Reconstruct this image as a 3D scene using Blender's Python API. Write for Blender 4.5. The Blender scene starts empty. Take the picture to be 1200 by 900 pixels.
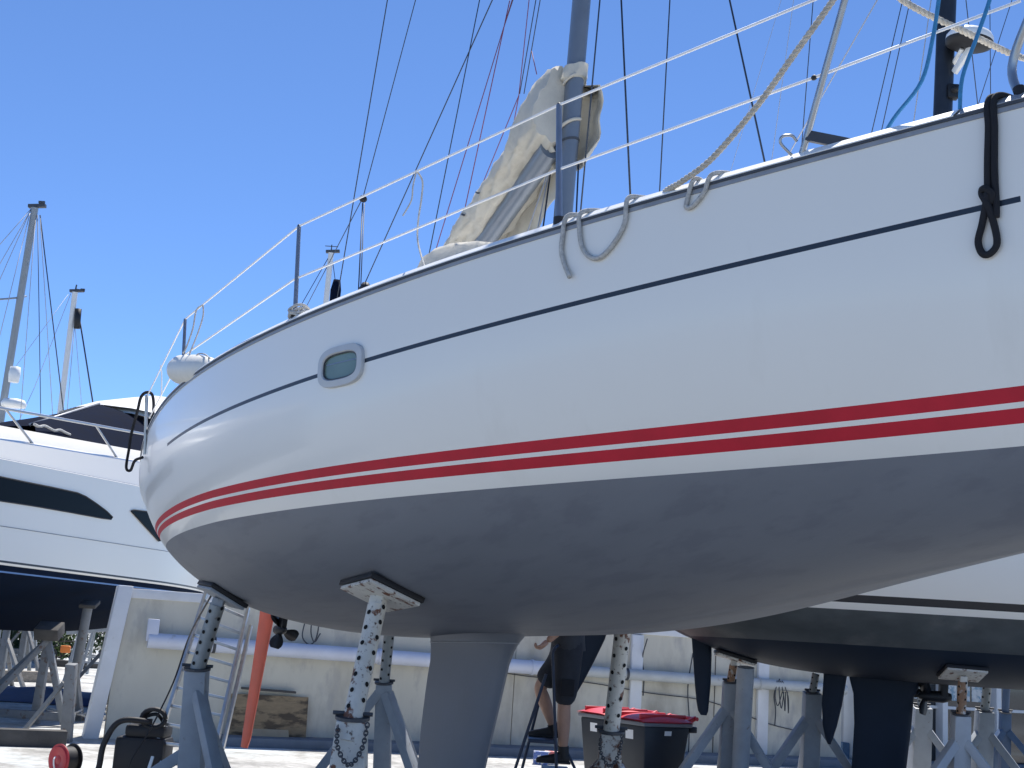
import bpy, bmesh, math, random
import numpy as np
from mathutils import Vector, Matrix, noise
from mathutils.bvhtree import BVHTree
rnd = random.Random(7)
SC = bpy.context.scene
COL = SC.collection
V = Vector
R = math.radians

# ------------------------------------------------------------------ camera
F_PX, PITCH, ROLL, CAM_H = 1525.3831, 0.1977, 0.0657, 1.6
cp, sp, cr, sr = math.cos(PITCH), math.sin(PITCH), math.cos(ROLL), math.sin(ROLL)
_up0 = V((0, -sp, cp)); FWD = V((0, cp, sp))
RGT = V((cr, 0, 0)) + _up0 * sr
UPV = V((-sr, 0, 0)) + _up0 * cr
CAM = V((0, 0, CAM_H))
cam_d = bpy.data.cameras.new('camera'); cam_o = bpy.data.objects.new('camera', cam_d); COL.objects.link(cam_o)
cam_d.sensor_width = 36; cam_d.lens = 36 * F_PX / 1200; cam_d.clip_start = .05; cam_d.clip_end = 5000
m = Matrix((RGT, UPV, -FWD)).transposed().to_4x4(); m.translation = CAM
cam_o.matrix_world = m
SC.camera = cam_o

# ------------------------------------------------------------------ world, sun, exposure
SUN_EL, SUN_AZ = R(64), R(11)            # azimuth clockwise from +Y (straight away from the photographer)
w = bpy.data.worlds.new('World'); SC.world = w; w.use_nodes = True
nt = w.node_tree
sky = nt.nodes.new('ShaderNodeTexSky'); sky.sky_type = 'NISHITA'; sky.sun_disc = False
sky.sun_elevation = SUN_EL; sky.sun_rotation = SUN_AZ
sky.altitude = 0; sky.air_density = 0.58; sky.dust_density = 0.0; sky.ozone_density = 10.0
bg = nt.nodes['Background']; bg.inputs['Strength'].default_value = 0.145
nt.links.new(sky.outputs[0], bg.inputs[0])
sd = bpy.data.lights.new('sun', 'SUN'); sd.energy = 4.6; sd.angle = R(.53); sd.color = (1, .955, .89)
so = bpy.data.objects.new('sun', sd); COL.objects.link(so)
tosun = V((math.sin(SUN_AZ) * math.cos(SUN_EL), math.cos(SUN_AZ) * math.cos(SUN_EL), math.sin(SUN_EL)))
so.rotation_euler = tosun.to_track_quat('Z', 'Y').to_euler(); so.location = tosun * 60
SC.view_settings.view_transform = 'Standard'; SC.view_settings.look = 'None'
SC.view_settings.exposure = 0.55; SC.view_settings.gamma = 1.0; SC.view_settings.use_curve_mapping = False

# ------------------------------------------------------------------ picture <-> place
def ray(px, py):
    return FWD + RGT * ((px - 600) / F_PX) - UPV * ((py - 450) / F_PX)
def at(px, py, depth):
    return CAM + ray(px, py) * depth
def gnd(px, py, z=0.0):
    d = ray(px, py); return CAM + d * ((z - CAM_H) / d.z)
def proj(P):
    q = P - CAM; d = q.dot(FWD)
    return 600 + F_PX * q.dot(RGT) / d, 450 - F_PX * q.dot(UPV) / d, d

# ------------------------------------------------------------------ materials
MATS = {}
def mat(name, base, rough=.5, metal=0., var=.0, vs=3., base2=None, mask=None, coat=0., bump=0., bs=40., spec=.5,
        alpha=None, stretch=(1, 1, 1), emis=None, mask2=None, base3=None):
    """var: brightness mottling; base2 + mask=(scale, lo, hi): second colour in noise patches; base3+mask2 likewise"""
    if name in MATS: return MATS[name]
    M = bpy.data.materials.new(name); M.use_nodes = True; MATS[name] = M
    n = M.node_tree.nodes; l = M.node_tree.links; b = n['Principled BSDF']
    b.inputs['Roughness'].default_value = rough; b.inputs['Metallic'].default_value = metal
    b.inputs['Coat Weight'].default_value = coat; b.inputs['Coat Roughness'].default_value = .06
    b.inputs['Specular IOR Level'].default_value = spec
    tc = n.new('ShaderNodeTexCoord'); mp = n.new('ShaderNodeMapping'); mp.inputs['Scale'].default_value = stretch
    l.new(tc.outputs['Object'], mp.inputs[0])
    def nz(scale, det=5):
        q = n.new('ShaderNodeTexNoise'); q.inputs['Scale'].default_value = scale; q.inputs['Detail'].default_value = det
        q.inputs['Roughness'].default_value = .6
        l.new(mp.outputs[0], q.inputs['Vector']); return q
    def rgb(c):
        q = n.new('ShaderNodeRGB'); q.outputs[0].default_value = (*c, 1); return q.outputs[0]
    cur = rgb(base)
    for b2, mk in ((base2, mask), (base3, mask2)):
        if b2 is None: continue
        q = nz(mk[0], 7); mr = n.new('ShaderNodeMapRange'); mr.inputs[1].default_value = mk[1]; mr.inputs[2].default_value = mk[2]
        l.new(q.outputs[0], mr.inputs[0])
        mx = n.new('ShaderNodeMixRGB'); l.new(mr.outputs[0], mx.inputs[0]); l.new(cur, mx.inputs[1]); l.new(rgb(b2), mx.inputs[2]); cur = mx.outputs[0]
    if var > 0:
        q = nz(vs); mr = n.new('ShaderNodeMapRange'); mr.inputs[1].default_value = .3; mr.inputs[2].default_value = .7
        mr.inputs[3].default_value = 1 - var; mr.inputs[4].default_value = 1 + var * .6
        l.new(q.outputs[0], mr.inputs[0])
        mx = n.new('ShaderNodeMixRGB'); mx.blend_type = 'MULTIPLY'; mx.inputs[0].default_value = 1
        l.new(cur, mx.inputs[1]); l.new(mr.outputs[0], mx.inputs[2]); cur = mx.outputs[0]
        if var > .03:
          mr2 = n.new('ShaderNodeMapRange'); mr2.inputs[3].default_value = max(.02, rough - .08); mr2.inputs[4].default_value = min(1, rough + .12)
          l.new(q.outputs[0], mr2.inputs[0]); l.new(mr2.outputs[0], b.inputs['Roughness'])
    l.new(cur, b.inputs['Base Color'])
    if bump > 0:
        q = nz(bs); bp = n.new('ShaderNodeBump'); bp.inputs['Strength'].default_value = bump; bp.inputs['Distance'].default_value = .01
        l.new(q.outputs[0], bp.inputs['Height']); l.new(bp.outputs[0], b.inputs['Normal'])
    if alpha is not None:
        b.inputs['Alpha'].default_value = alpha
    return M

gel = mat('white gelcoat', (.81, .785, .72), .29, bump=.03, bs=.7, var=.012, vs=.8, base2=(.74, .71, .64), mask=(1.6, .58, .82), stretch=(2.2, 2.2, .5), coat=.25, spec=.5)
gel2 = mat('motor yacht gelcoat', (.80, .765, .69), .32, var=.012, vs=.7, coat=.2)
antif = mat('grey antifouling', (.175, .187, .210), .55, base2=(.155, .165, .19), mask=(6, .50, .62), stretch=(.35, 1.6, 1.6), var=.10, vs=1.3, bump=.10, bs=70, spec=.5)
keelm = mat('keel antifouling', (.17, .178, .198), .5, var=.10, vs=2.2, bump=.12, bs=50, spec=.45)
redp = mat('red boot stripe', (.53, .018, .036), .5, var=.14, vs=5, spec=.25)
covep = mat('dark blue cove stripe', (.012, .022, .040), .4, var=.2, vs=9)
deckw = mat('deck white', (.82, .82, .80), .45, var=.05, vs=4)
rubs = mat('dark rubbing strake', (.055, .06, .07), .5, var=.2, vs=8)
alug = mat('grey aluminium flange', (.30, .31, .33), .45, .3, var=.15, vs=10)
mastg = mat('grey painted mast', (.15, .18, .22), .38, .25, var=.10, vs=5, coat=.1)
mastk = mat('dark mast', (.02, .025, .035), .35, .2, var=.15, vs=6)
mastw = mat('white mast', (.62, .63, .64), .4, .1, var=.06, vs=4)
masta = mat('weathered alloy mast', (.26, .29, .32), .45, .4, var=.1, vs=4)
steel = mat('stainless steel', (.40, .41, .42), .30, .9, var=.1, vs=14)
stanch = mat('dull stanchion steel', (.22, .25, .30), .38, .6, var=.12, vs=12)
canvas = mat('cream canvas', (.66, .63, .55), .85, var=.10, vs=7, bump=.4, bs=30, base2=(.50, .47, .40), mask=(5, .55, .75))
_n = canvas.node_tree.nodes; _l = canvas.node_tree.links; _b = _n['Principled BSDF']; _o = _n['Material Output']
_t = _n.new('ShaderNodeBsdfTranslucent'); _m = _n.new('ShaderNodeMixShader'); _m.inputs[0].default_value = .28
_l.new(_b.inputs['Base Color'].links[0].from_socket, _t.inputs['Color']); _l.new(_b.outputs[0], _m.inputs[1]); _l.new(_t.outputs[0], _m.inputs[2]); _l.new(_m.outputs[0], _o.inputs['Surface'])
navyc = mat('navy canvas', (.006, .010, .024), .9, var=.25, vs=5, bump=.3, bs=20, spec=.04)
wire = mat('rigging wire', (.045, .055, .075), .4, .5)
wirel = mat('pale rigging line', (.40, .42, .46), .5, .2)
redline = mat('red flecked line', (.22, .05, .09), .7)
lifel = mat('white lifeline', (.80, .80, .80), .5)
ropew = mat('grey white rope', (.50, .49, .46), .9, var=.3, vs=60, bump=.5, bs=220)
ropel = mat('laid rope', (.52, .48, .41), .85, var=.25, vs=40, bump=.4, bs=160)
ropek = mat('black rope', (.012, .013, .017), .85, var=.3, vs=60, bump=.4, bs=220)
ropeb = mat('blue rope', (.03, .20, .42), .75, var=.2, vs=60)
blackr = mat('black rubber', (.012, .012, .014), .6, var=.3, vs=10)
orange = mat('orange red rudder primer', (.78, .14, .075), .55, var=.12, vs=4, bump=.1)
bronze = mat('dark propeller', (.02, .022, .026), .5, .4, var=.4, vs=20)
portf = mat('port frame', (.50, .51, .51), .35, var=.05, vs=14)
portg = mat('green tinted port glass', (.15, .22, .20), .2, spec=.4, var=.15, vs=5)
glassd = mat('dark yacht glass', (.007, .009, .012), .10, spec=.035)
fendw = mat('white fender', (.72, .70, .63), .45, var=.08, vs=8)
navyb = mat('navy antifouling', (.005, .012, .030), .8, spec=.06, var=.25, vs=1.5)
blueb = mat('light blue boot line', (.10, .22, .45), .5)
blk = mat('black boot line', (.012, .014, .02), .4)
dkgrn = mat('worn dark boot band', (.075, .085, .088), .6, var=.35, vs=2, base2=(.14, .14, .135), mask=(1.4, .55, .75), stretch=(1, 1, 2))
dknav = mat('dark blue antifouling', (.014, .023, .040), .65, spec=.25, var=.2, vs=2)
rustw = mat('chipped white paint with rust', (.62, .595, .53), .6, var=.12, vs=6, base2=(.16, .06, .03), mask=(13, .565, .63), bump=.3, bs=40, base3=(.11, .085, .07), mask2=(38, .60, .68))
rusth = mat('heavily rusted white paint', (.56, .54, .49), .7, var=.15, vs=6, base2=(.12, .05, .03), mask=(9, .50, .56), bump=.5, bs=40, base3=(.06, .045, .04), mask2=(26, .57, .64))
standg = mat('grey stand paint', (.31, .335, .36), .6, var=.15, vs=5, base2=(.20, .17, .15), mask=(14, .64, .72), bump=.2)
galv = mat('galvanised pole', (.30, .32, .32), .55, .4, var=.2, vs=9, base2=(.16, .10, .07), mask=(15, .66, .74))
standw = mat('white stand paint', (.46, .48, .50), .55, var=.12, vs=5, base2=(.25, .20, .17), mask=(18, .66, .74))
standsh = mat('shade toned grey stand paint', (.20, .21, .22), .65, var=.2, vs=5, base2=(.14, .10, .08), mask=(12, .58, .66), bump=.2)  # grey darkened to hold the shade on the left yard stands
standb = mat('blue stand paint', (.025, .06, .13), .5, var=.2, vs=6)
rustpole = mat('rusty orange pole', (.34, .20, .12), .75, var=.3, vs=14, base2=(.62, .60, .56), mask=(12, .52, .60))
hole = mat('pin hole dark', (.006, .006, .006), .9)
alum = mat('ladder aluminium', (.46, .47, .48), .36, .85, var=.15, vs=20)
wallm = mat('stained concrete wall', (.60, .57, .48), .85, var=.10, vs=1.2, base2=(.30, .27, .22), mask=(1.1, .50, .74), bump=.25, bs=14, stretch=(1, 1, .45), base3=(.44, .42, .38), mask2=(3.5, .55, .7))
wallw = mat('white painted concrete', (.70, .71, .72), .7, var=.08, vs=3, base2=(.45, .43, .38), mask=(4, .64, .76), bump=.2, bs=18)
footm = mat('blue grey kerb', (.14, .17, .21), .8, var=.2, vs=3, bump=.3)
pipem = mat('pale blue plastic pipe', (.60, .63, .72), .45, var=.08, vs=3, base2=(.42, .42, .42), mask=(5, .62, .75))
pipeg = mat('grey pipe', (.48, .50, .50), .55, var=.12, vs=4, base2=(.30, .22, .17), mask=(6, .66, .75))
plym = mat('weathered plywood', (.30, .22, .13), .85, var=.25, vs=4, base2=(.10, .075, .05), mask=(2.6, .50, .60), bump=.3, stretch=(1, 1, 3))
binm = mat('dark bin plastic', (.012, .016, .024), .45, var=.15, vs=4)
bing = mat('grey bin rim', (.16, .17, .19), .5, var=.1, vs=5)
binr = mat('red bin lid', (.60, .035, .05), .42, var=.10, vs=5)
labw = mat('white sticker', (.75, .75, .75), .5)
timber = mat('weathered timber', (.30, .27, .23), .85, var=.3, vs=6, bump=.4, stretch=(1, 4, 4))
timberd = mat('dark timber', (.08, .075, .07), .85, var=.3, vs=5, bump=.4)
tarpb = mat('blue tarp', (.02, .04, .12), .55, var=.35, vs=3, bump=.6, bs=6)
leafm = mat('leaf green', (.07, .12, .03), .6, var=.35, vs=8)
leafd = mat('leaf dark green', (.035, .07, .025), .6, var=.35, vs=8)
reelr = mat('red reel plastic', (.45, .02, .03), .4, var=.1, vs=9)
orangep = mat('orange plastic', (.75, .20, .03), .5)
skin = mat('skin', (.42, .25, .18), .55, var=.10, vs=18)
shortm = mat('dark work cloth', (.022, .026, .036), .9, var=.25, vs=14, bump=.4, bs=80)
pocketm = mat('black pocket cloth', (.008, .009, .013), .9, var=.2, vs=14)
shirtm = mat('charcoal shirt', (.04, .045, .055), .9, var=.2, vs=10, bump=.3, bs=60)
bootm = mat('black boot leather', (.010, .010, .012), .6, var=.3, vs=20)
hairm = mat('dark hair', (.02, .015, .01), .7)
ladb = mat('dark blue ladder steel', (.02, .035, .07), .45, .2, var=.2, vs=12)
glassb = mat('shopfront glass', (.012, .018, .024), .05, spec=.7, coat=.6)
framew = mat('white window frame', (.58, .61, .63), .5, var=.06, vs=5)
fascia = mat('building render', (.42, .44, .46), .8, var=.1, vs=2)
paperm = mat('posters behind glass', (.22, .34, .42), .6, base2=(.55, .58, .58), mask=(9, .5, .55), var=.2, vs=12)
hubm = mat('alloy hub', (.45, .46, .47), .4, .7)

# ground: pale concrete hardstanding, stains and patches
def ground_mat(name, k):
    M = bpy.data.materials.new(name); M.use_nodes = True
    n = M.node_tree.nodes; l = M.node_tree.links; b = n['Principled BSDF']; b.inputs['Roughness'].default_value = .85
    tc = n.new('ShaderNodeTexCoord')
    def nz(s, d=6):
        q = n.new('ShaderNodeTexNoise'); q.inputs['Scale'].default_value = s; q.inputs['Detail'].default_value = d; q.inputs['Roughness'].default_value = .65
        l.new(tc.outputs['Object'], q.inputs['Vector']); return q
    r1 = n.new('ShaderNodeValToRGB'); e = r1.color_ramp.elements
    e[0].position = .32; e[0].color = (.30 * k, .295 * k, .28 * k, 1); e[1].position = .62; e[1].color = (.62 * k, .61 * k, .58 * k, 1)
    l.new(nz(.9).outputs[0], r1.inputs[0])
    r2 = n.new('ShaderNodeValToRGB'); e = r2.color_ramp.elements
    e[0].position = .42; e[0].color = (.62, .62, .60, 1); e[1].position = .58; e[1].color = (1, 1, 1, 1)
    l.new(nz(7).outputs[0], r2.inputs[0])
    mx = n.new('ShaderNodeMixRGB'); mx.blend_type = 'MULTIPLY'; mx.inputs[0].default_value = .8
    l.new(r1.outputs[0], mx.inputs[1]); l.new(r2.outputs[0], mx.inputs[2])
    # pale blue paint dust patches
    r3 = n.new('ShaderNodeMapRange'); r3.inputs[1].default_value = .5; r3.inputs[2].default_value = .66
    l.new(nz(.45, 8).outputs[0], r3.inputs[0])
    m2 = n.new('ShaderNodeMixRGB'); l.new(r3.outputs[0], m2.inputs[0]); l.new(mx.outputs[0], m2.inputs[1]); m2.inputs[2].default_value = (.56 * k, .63 * k, .65 * k, 1)
    l.new(m2.outputs[0], b.inputs['Base Color'])
    bp = n.new('ShaderNodeBump'); bp.inputs['Strength'].default_value = .35; l.new(nz(25).outputs[0], bp.inputs['Height']); l.new(bp.outputs[0], b.inputs['Normal'])
    return M

# ------------------------------------------------------------------ mesh helpers
class MB:
    def __init__(s): s.v = []; s.f = []; s.mi = []; s.cur = 0
    def add(s, vs, fs):
        o = len(s.v); s.v += [V(p) for p in vs]; s.f += [tuple(i + o for i in f) for f in fs]; s.mi += [s.cur] * len(fs); return s
    def box(s, c, sz, mtx=None):
        x, y, z = (q / 2 for q in sz); c = V(c)
        vs = [V((i * x, j * y, k * z)) for k in (-1, 1) for j in (-1, 1) for i in (-1, 1)]
        if mtx: vs = [mtx @ p for p in vs]
        return s.add([p + c for p in vs], [(0, 2, 3, 1), (4, 5, 7, 6), (0, 1, 5, 4), (2, 6, 7, 3), (0, 4, 6, 2), (1, 3, 7, 5)])
    def bar(s, a, b, w, h=None, up=(0, 0, 1), w2=None, h2=None):
        a, b = V(a), V(b); h = h or w; w2 = w2 or w; h2 = h2 or (h if w2 == w else w2)
        d = (b - a).normalized(); u = V(up)
        if abs(d.dot(u)) > .95: u = V((0, 1, 0)) if abs(d.y) < .9 else V((1, 0, 0))
        x = d.cross(u).normalized(); y = x.cross(d)
        vs = []
        for p, ww, hh in ((a, w, h), (b, w2, h2)):
            vs += [p - x * ww / 2 - y * hh / 2, p + x * ww / 2 - y * hh / 2, p + x * ww / 2 + y * hh / 2, p - x * ww / 2 + y * hh / 2]
        return s.add(vs, [(3, 2, 1, 0), (4, 5, 6, 7), (0, 1, 5, 4), (1, 2, 6, 5), (2, 3, 7, 6), (3, 0, 4, 7)])
    def tube(s, path, r, n=8, caps=True, sq=None):
        path = [V(p) for p in path]; k = len(path)
        rs = r if isinstance(r, (list, tuple)) else [r] * k
        t0 = (path[1] - path[0]).normalized()
        u = V((0, 0, 1)) if abs(t0.z) < .9 else V((1, 0, 0))
        x = t0.cross(u).normalized()
        vs = []
        for i in range(k):
            t = (path[min(i + 1, k - 1)] - path[max(i - 1, 0)]).normalized()
            x = (x - t * x.dot(t)).normalized(); y = t.cross(x)
            for j in range(n):
                a = 2 * math.pi * j / n
                vs.append(path[i] + (x * math.cos(a) + y * math.sin(a) * (sq or 1)) * rs[i])
        fs = [(i * n + j, i * n + (j + 1) % n, (i + 1) * n + (j + 1) % n, (i + 1) * n + j) for i in range(k - 1) for j in range(n)]
        if caps: fs += [tuple(range(n))[::-1], tuple((k - 1) * n + j for j in range(n))]
        return s.add(vs, fs)
    def cyl(s, a, b, r, r2=None, n=14): return s.tube([a, b], [r, r if r2 is None else r2], n)
    def lathe(s, prof, axis_o, axis_d, n=20, x=None):
        d = V(axis_d).normalized(); u = V((0, 0, 1)) if abs(d.z) < .9 else V((1, 0, 0)); x = d.cross(u).normalized(); y = d.cross(x); o = V(axis_o)
        vs = [o + d * h + (x * math.cos(2 * math.pi * j / n) + y * math.sin(2 * math.pi * j / n)) * r for r, h in prof for j in range(n)]
        fs = [(i * n + j, i * n + (j + 1) % n, (i + 1) * n + (j + 1) % n, (i + 1) * n + j) for i in range(len(prof) - 1) for j in range(n)]
        return s.add(vs, fs)
    def grid(s, rows, closed=False):
        nr, nc = len(rows), len(rows[0]); o = len(s.v)
        s.v += [V(p) for r in rows for p in r]
        for i in range(nr - 1):
            for j in range(nc if closed else nc - 1):
                s.f.append((o + i * nc + j, o + i * nc + (j + 1) % nc, o + (i + 1) * nc + (j + 1) % nc, o + (i + 1) * nc + j)); s.mi.append(s.cur)
        return s
    def prism(s, poly, ext):
        n = len(poly); e = V(ext); p = [V(q) for q in poly]
        return s.add(p + [q + e for q in p], [tuple(range(n))[::-1], tuple(range(n, 2 * n))] + [(i, (i + 1) % n, (i + 1) % n + n, i + n) for i in range(n)])
    def build(s, name, mats, parent=None, smooth=False, world=True, bevel=0, fix=True, angle=None):
        me = bpy.data.meshes.new(name)
        vs = s.v
        if parent is not None and world:
            iv = parent_matrix(parent).inverted(); vs = [iv @ p for p in vs]
        me.from_pydata([tuple(p) for p in vs], [], s.f)
        mats = mats if isinstance(mats, (list, tuple)) else [mats]
        for q in mats: me.materials.append(q)
        if len(mats) > 1:
            me.polygons.foreach_set('material_index', s.mi)
        if fix or bevel:
            bm = bmesh.new(); bm.from_mesh(me)
            if fix: bmesh.ops.recalc_face_normals(bm, faces=bm.faces)
            if bevel:
                es = [e for e in bm.edges if len(e.link_faces) == 2 and e.calc_face_angle(0) > .5]
                bmesh.ops.bevel(bm, geom=es, offset=bevel, segments=2, affect='EDGES', profile=.5, clamp_overlap=True)
            bm.to_mesh(me); bm.free()
        if smooth or bevel:
            me.polygons.foreach_set('use_smooth', [True] * len(me.polygons))
            if angle or bevel:
                me.set_sharp_from_angle(angle=angle or R(35))
        o = bpy.data.objects.new(name, me); COL.objects.link(o)
        if parent is not None: o.parent = parent
        return o
MAT_OF = {}
def parent_matrix(p):
    mt = MAT_OF.get(p.name, Matrix.Identity(4))
    return mt
def thing(name, label, cat, loc=(0, 0, 0), group=None, mtx=None, kind=None):
    o = bpy.data.objects.new(name, None); COL.objects.link(o); o.empty_display_size = .2
    mt = mtx if mtx is not None else Matrix.Translation(V(loc))
    o.matrix_world = mt; MAT_OF[o.name] = mt.copy()
    return tag(o, label, cat, group)
def tag(o, label, cat, group=None):
    o['label'] = label; o['category'] = cat
    if group: o['group'] = group
    return o
_ob_build = MB.build
def _build(s, name, mats, parent=None, **k):
    o = _ob_build(s, name, mats, parent, **k)
    if parent is not None: MAT_OF[o.name] = parent_matrix(parent)   # sub-parts share the thing's frame
    return o
MB.build = _build
def struct(o): o['kind'] = 'structure'; return o
def bez(pts, n=8):
    """Catmull-Rom through pts"""
    p = [V(q) for q in pts]; p = [p[0] * 2 - p[1]] + p + [p[-1] * 2 - p[-2]]; out = []
    for i in range(1, len(p) - 2):
        for k in range(n):
            t = k / n; a, b, c, d = p[i - 1], p[i], p[i + 1], p[i + 2]
            out.append(.5 * ((2 * b) + (c - a) * t + (2 * a - 5 * b + 4 * c - d) * t * t + (3 * b - a - 3 * c + d) * t ** 3))
    return out + [p[-2]]
def spl(xs, ys, x):
    xs = np.array(xs, float); ys = np.array(ys, float); x = np.asarray(x, float)
    n = len(xs); h = np.diff(xs); A = np.zeros((n, n)); b = np.zeros(n); A[0, 0] = A[-1, -1] = 1
    for i in range(1, n - 1):
        A[i, i - 1] = h[i - 1]; A[i, i] = 2 * (h[i - 1] + h[i]); A[i, i + 1] = h[i]; b[i] = 3 * ((ys[i + 1] - ys[i]) / h[i] - (ys[i] - ys[i - 1]) / h[i - 1])
    c = np.linalg.solve(A, b); i = np.clip(np.searchsorted(xs, x) - 1, 0, n - 2); d = x - xs[i]
    bb = (ys[i + 1] - ys[i]) / h[i] - h[i] * (2 * c[i] + c[i + 1]) / 3; dd = (c[i + 1] - c[i]) / (3 * h[i])
    return ys[i] + bb * d + c[i] * d * d + dd * d ** 3

class Hull:
    """sailing-yacht hull: half-beam at deck, sheer, keel line and section fullness along the length"""
    def __init__(s, L, kb, b, kzs, zs, kzk, zk, p, q, O, F, port):
        s.L = L; s.kb, s.b_, s.kzs, s.zs_, s.kzk, s.zk_, s.p_, s.q_ = kb, b, kzs, zs, kzk, zk, p, q
        s.O = V(O); s.F = V(F).normalized(); s.P = V(port).normalized(); s.U = s.F.cross(s.P).normalized(); s.P = s.U.cross(s.F)
        mt = Matrix((s.F, s.P, s.U)).transposed().to_4x4(); mt.translation = s.O; s.M = mt; s.MI = mt.inverted()
        g_ = np.linspace(0, 1, 1601)
        s.Tz = spl(kzs, zs, g_).tolist(); s.Tk = np.minimum(spl(kzk, zk, g_), np.array(s.Tz) - .05).tolist(); s.Tb = np.maximum(spl(kb, b, g_), .005).tolist()
        s.Tp = np.interp(g_, [0, .5, 1], p).tolist(); s.Tq = np.interp(g_, [0, .5, 1], q).tolist()
    def _t(s, T, u):
        x = min(max(u, 0.), 1.) * 1600; i = min(int(x), 1599); return T[i] + (T[i + 1] - T[i]) * (x - i)
    def zs(s, u): return s._t(s.Tz, u)
    def zk(s, u): return s._t(s.Tk, u)
    def b(s, u): return s._t(s.Tb, u)
    def half(s, u, z):
        zk, zs = s.zk(u), s.zs(u); t = min(max((z - zk) / (zs - zk), 0), 1)
        p = s._t(s.Tp, u); q = s._t(s.Tq, u)
        return s.b(u) * (1 - (1 - t) ** p) ** (1 / q)
    def loc(s, P): return s.MI @ V(P)
    def wld(s, x, y, z): return s.M @ V((x, y, z))
    def hit_y(s, px, py, y=0.):
        """where the sight line meets the lengthwise plane at distance y to port (world)"""
        o = s.MI @ CAM; d = s.MI.to_3x3() @ ray(px, py); t = (y - o.y) / d.y
        return CAM + ray(px, py) * t
    def make(s, parent, bands, ns=90, sub=None, transom=None):
        """bands: list of (name, material, z_lo(u), z_hi(u), rows) from keel up; mirrored both sides"""
        us = np.linspace(0, 1, ns)
        allv = []; objs = []
        for side in (-1, 1):
            pass
        for name, mt, lo, hi, rows, u0, u1 in bands:
            for_side = []
            mb = MB(); nrm = []
            uu = np.linspace(u0, u1, max(2, int(ns * (u1 - u0))))
            for side in (-1, 1):
                G = []
                for u in uu:
                    a, b2 = lo(u), hi(u); row = []
                    for k in range(rows + 1):
                        t = k / rows
                        if name == 'bottom': t = (1 - math.cos(t * math.pi / 2)) if True else t
                        z = a + (b2 - a) * t
                        row.append(V((u * s.L, side * s.half(u, z), z)))
                    G.append(row)
                    for pnt in row:
                        e = 2e-3
                        z = pnt.z; u_a, u_b = max(0, u - e), min(1, u + e)
                        du = V(((u_b - u_a) * s.L, side * (s.half(u_b, z) - s.half(u_a, z)), 0))
                        zz = max(z, s.zk(u) + .012); z2 = min(zz + .01, s.zs(u)); z1 = z2 - .02
                        dz = V((0, side * (s.half(u, z2) - s.half(u, z1)), z2 - z1))
                        nn = (du.cross(dz) * -side)
                        if abs(pnt.y) < 1e-4: nn = V((du.z, 0, -1))
                        nrm.append(nn.normalized() if nn.length > 1e-9 else V((0, side, 0)))
                mb.grid(G if side == 1 else [r[::-1] for r in G] if False else G)
            # orient faces
            fs = []
            for f in mb.f:
                a, b2, c = mb.v[f[0]], mb.v[f[1]], mb.v[f[2]]
                n_ = (b2 - a).cross(c - a)
                if n_.length < 1e-12: n_ = (mb.v[f[2]] - mb.v[f[1]]).cross(mb.v[f[3]] - mb.v[f[1]])
                fs.append(f if n_.dot(nrm[f[0]] + nrm[f[2]]) > 0 else f[::-1])
            mb.f = fs
            o = mb.build(name, mt, parent, smooth=True, world=False, fix=False)
            o.data.normals_split_custom_set_from_vertices([tuple(q) for q in nrm])
            objs.append(o)
        # transom
        ring = [V((0, s.half(0, z), z)) for z in np.linspace(s.zk(0), s.zs(0), 14)]
        poly = ring + [V((0, -q.y, q.z)) for q in ring[::-1][:-1]]
        tm = MB(); tm.prism(poly, (-.02, 0, 0)); tm.build('transom', transom or bands[-1][1], parent, world=False)
        zst = np.linspace(s.zk(1), s.zs(1), 14); sm_ = MB(); sm_.grid([[V((s.L + .001, s.half(1, z), z)), V((s.L + .012, 0, z)), V((s.L + .001, -s.half(1, z), z))] for z in zst]); sm_.build('stem', transom or bands[-1][1], parent, world=False, smooth=True)
        return objs
    def bvh(s, ns=140, nr=40):
        vs = []; fs = []
        for side in (-1, 1):
            o = len(vs)
            for u in np.linspace(0, 1, ns):
                for k in range(nr + 1):
                    t = (1 - math.cos(k / nr * math.pi)) / 2; z = s.zk(u) + (s.zs(u) - s.zk(u)) * t
                    vs.append(s.M @ V((u * s.L, side * s.half(u, z), z)))
            for i in range(ns - 1):
                for j in range(nr):
                    a = o + i * (nr + 1) + j; fs.append((a, a + 1, a + nr + 2, a + nr + 1))
        s.tree = BVHTree.FromPolygons(vs, fs); return s.tree
    def cast(s, px, py):
        d = ray(px, py).normalized(); h = s.tree.ray_cast(CAM, d)
        if h[0] is None: raise RuntimeError('miss %s %s' % (px, py))
        n = h[1] if h[1].dot(d) < 0 else -h[1]
        return h[0], n
    def deck(s, u, z=0.):       # starboard sheer point (world)
        return s.M @ V((u * s.L, -s.b(u), s.zs(u) + z))
    def u_px(s, px, dz=0.):
        """station whose starboard sheer shows at picture column px"""
        lo, hi = .25, .99
        for _ in range(50):
            mid = (lo + hi) / 2
            if proj(s.deck(mid, dz))[0] < px: lo = mid
            else: hi = mid
        return lo

# ================================================================== SETTING
g = MB()
step = 6
g.add([(-400, -60, 0), (400, -60, 0), (400, 900, 0), (-400, 900, 0)], [(0, 1, 2, 3)])
go = struct(g.build('ground', ground_mat('worn concrete', .70)))
mb = MB(); mb.add([(-60, 12.4, .004), (60, 12.4, .004), (60, 120, .004), (-60, 120, .004)], [(0, 1, 2, 3)]); struct(mb.build('concrete_apron', ground_mat('yard concrete', 1.0)))

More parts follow.
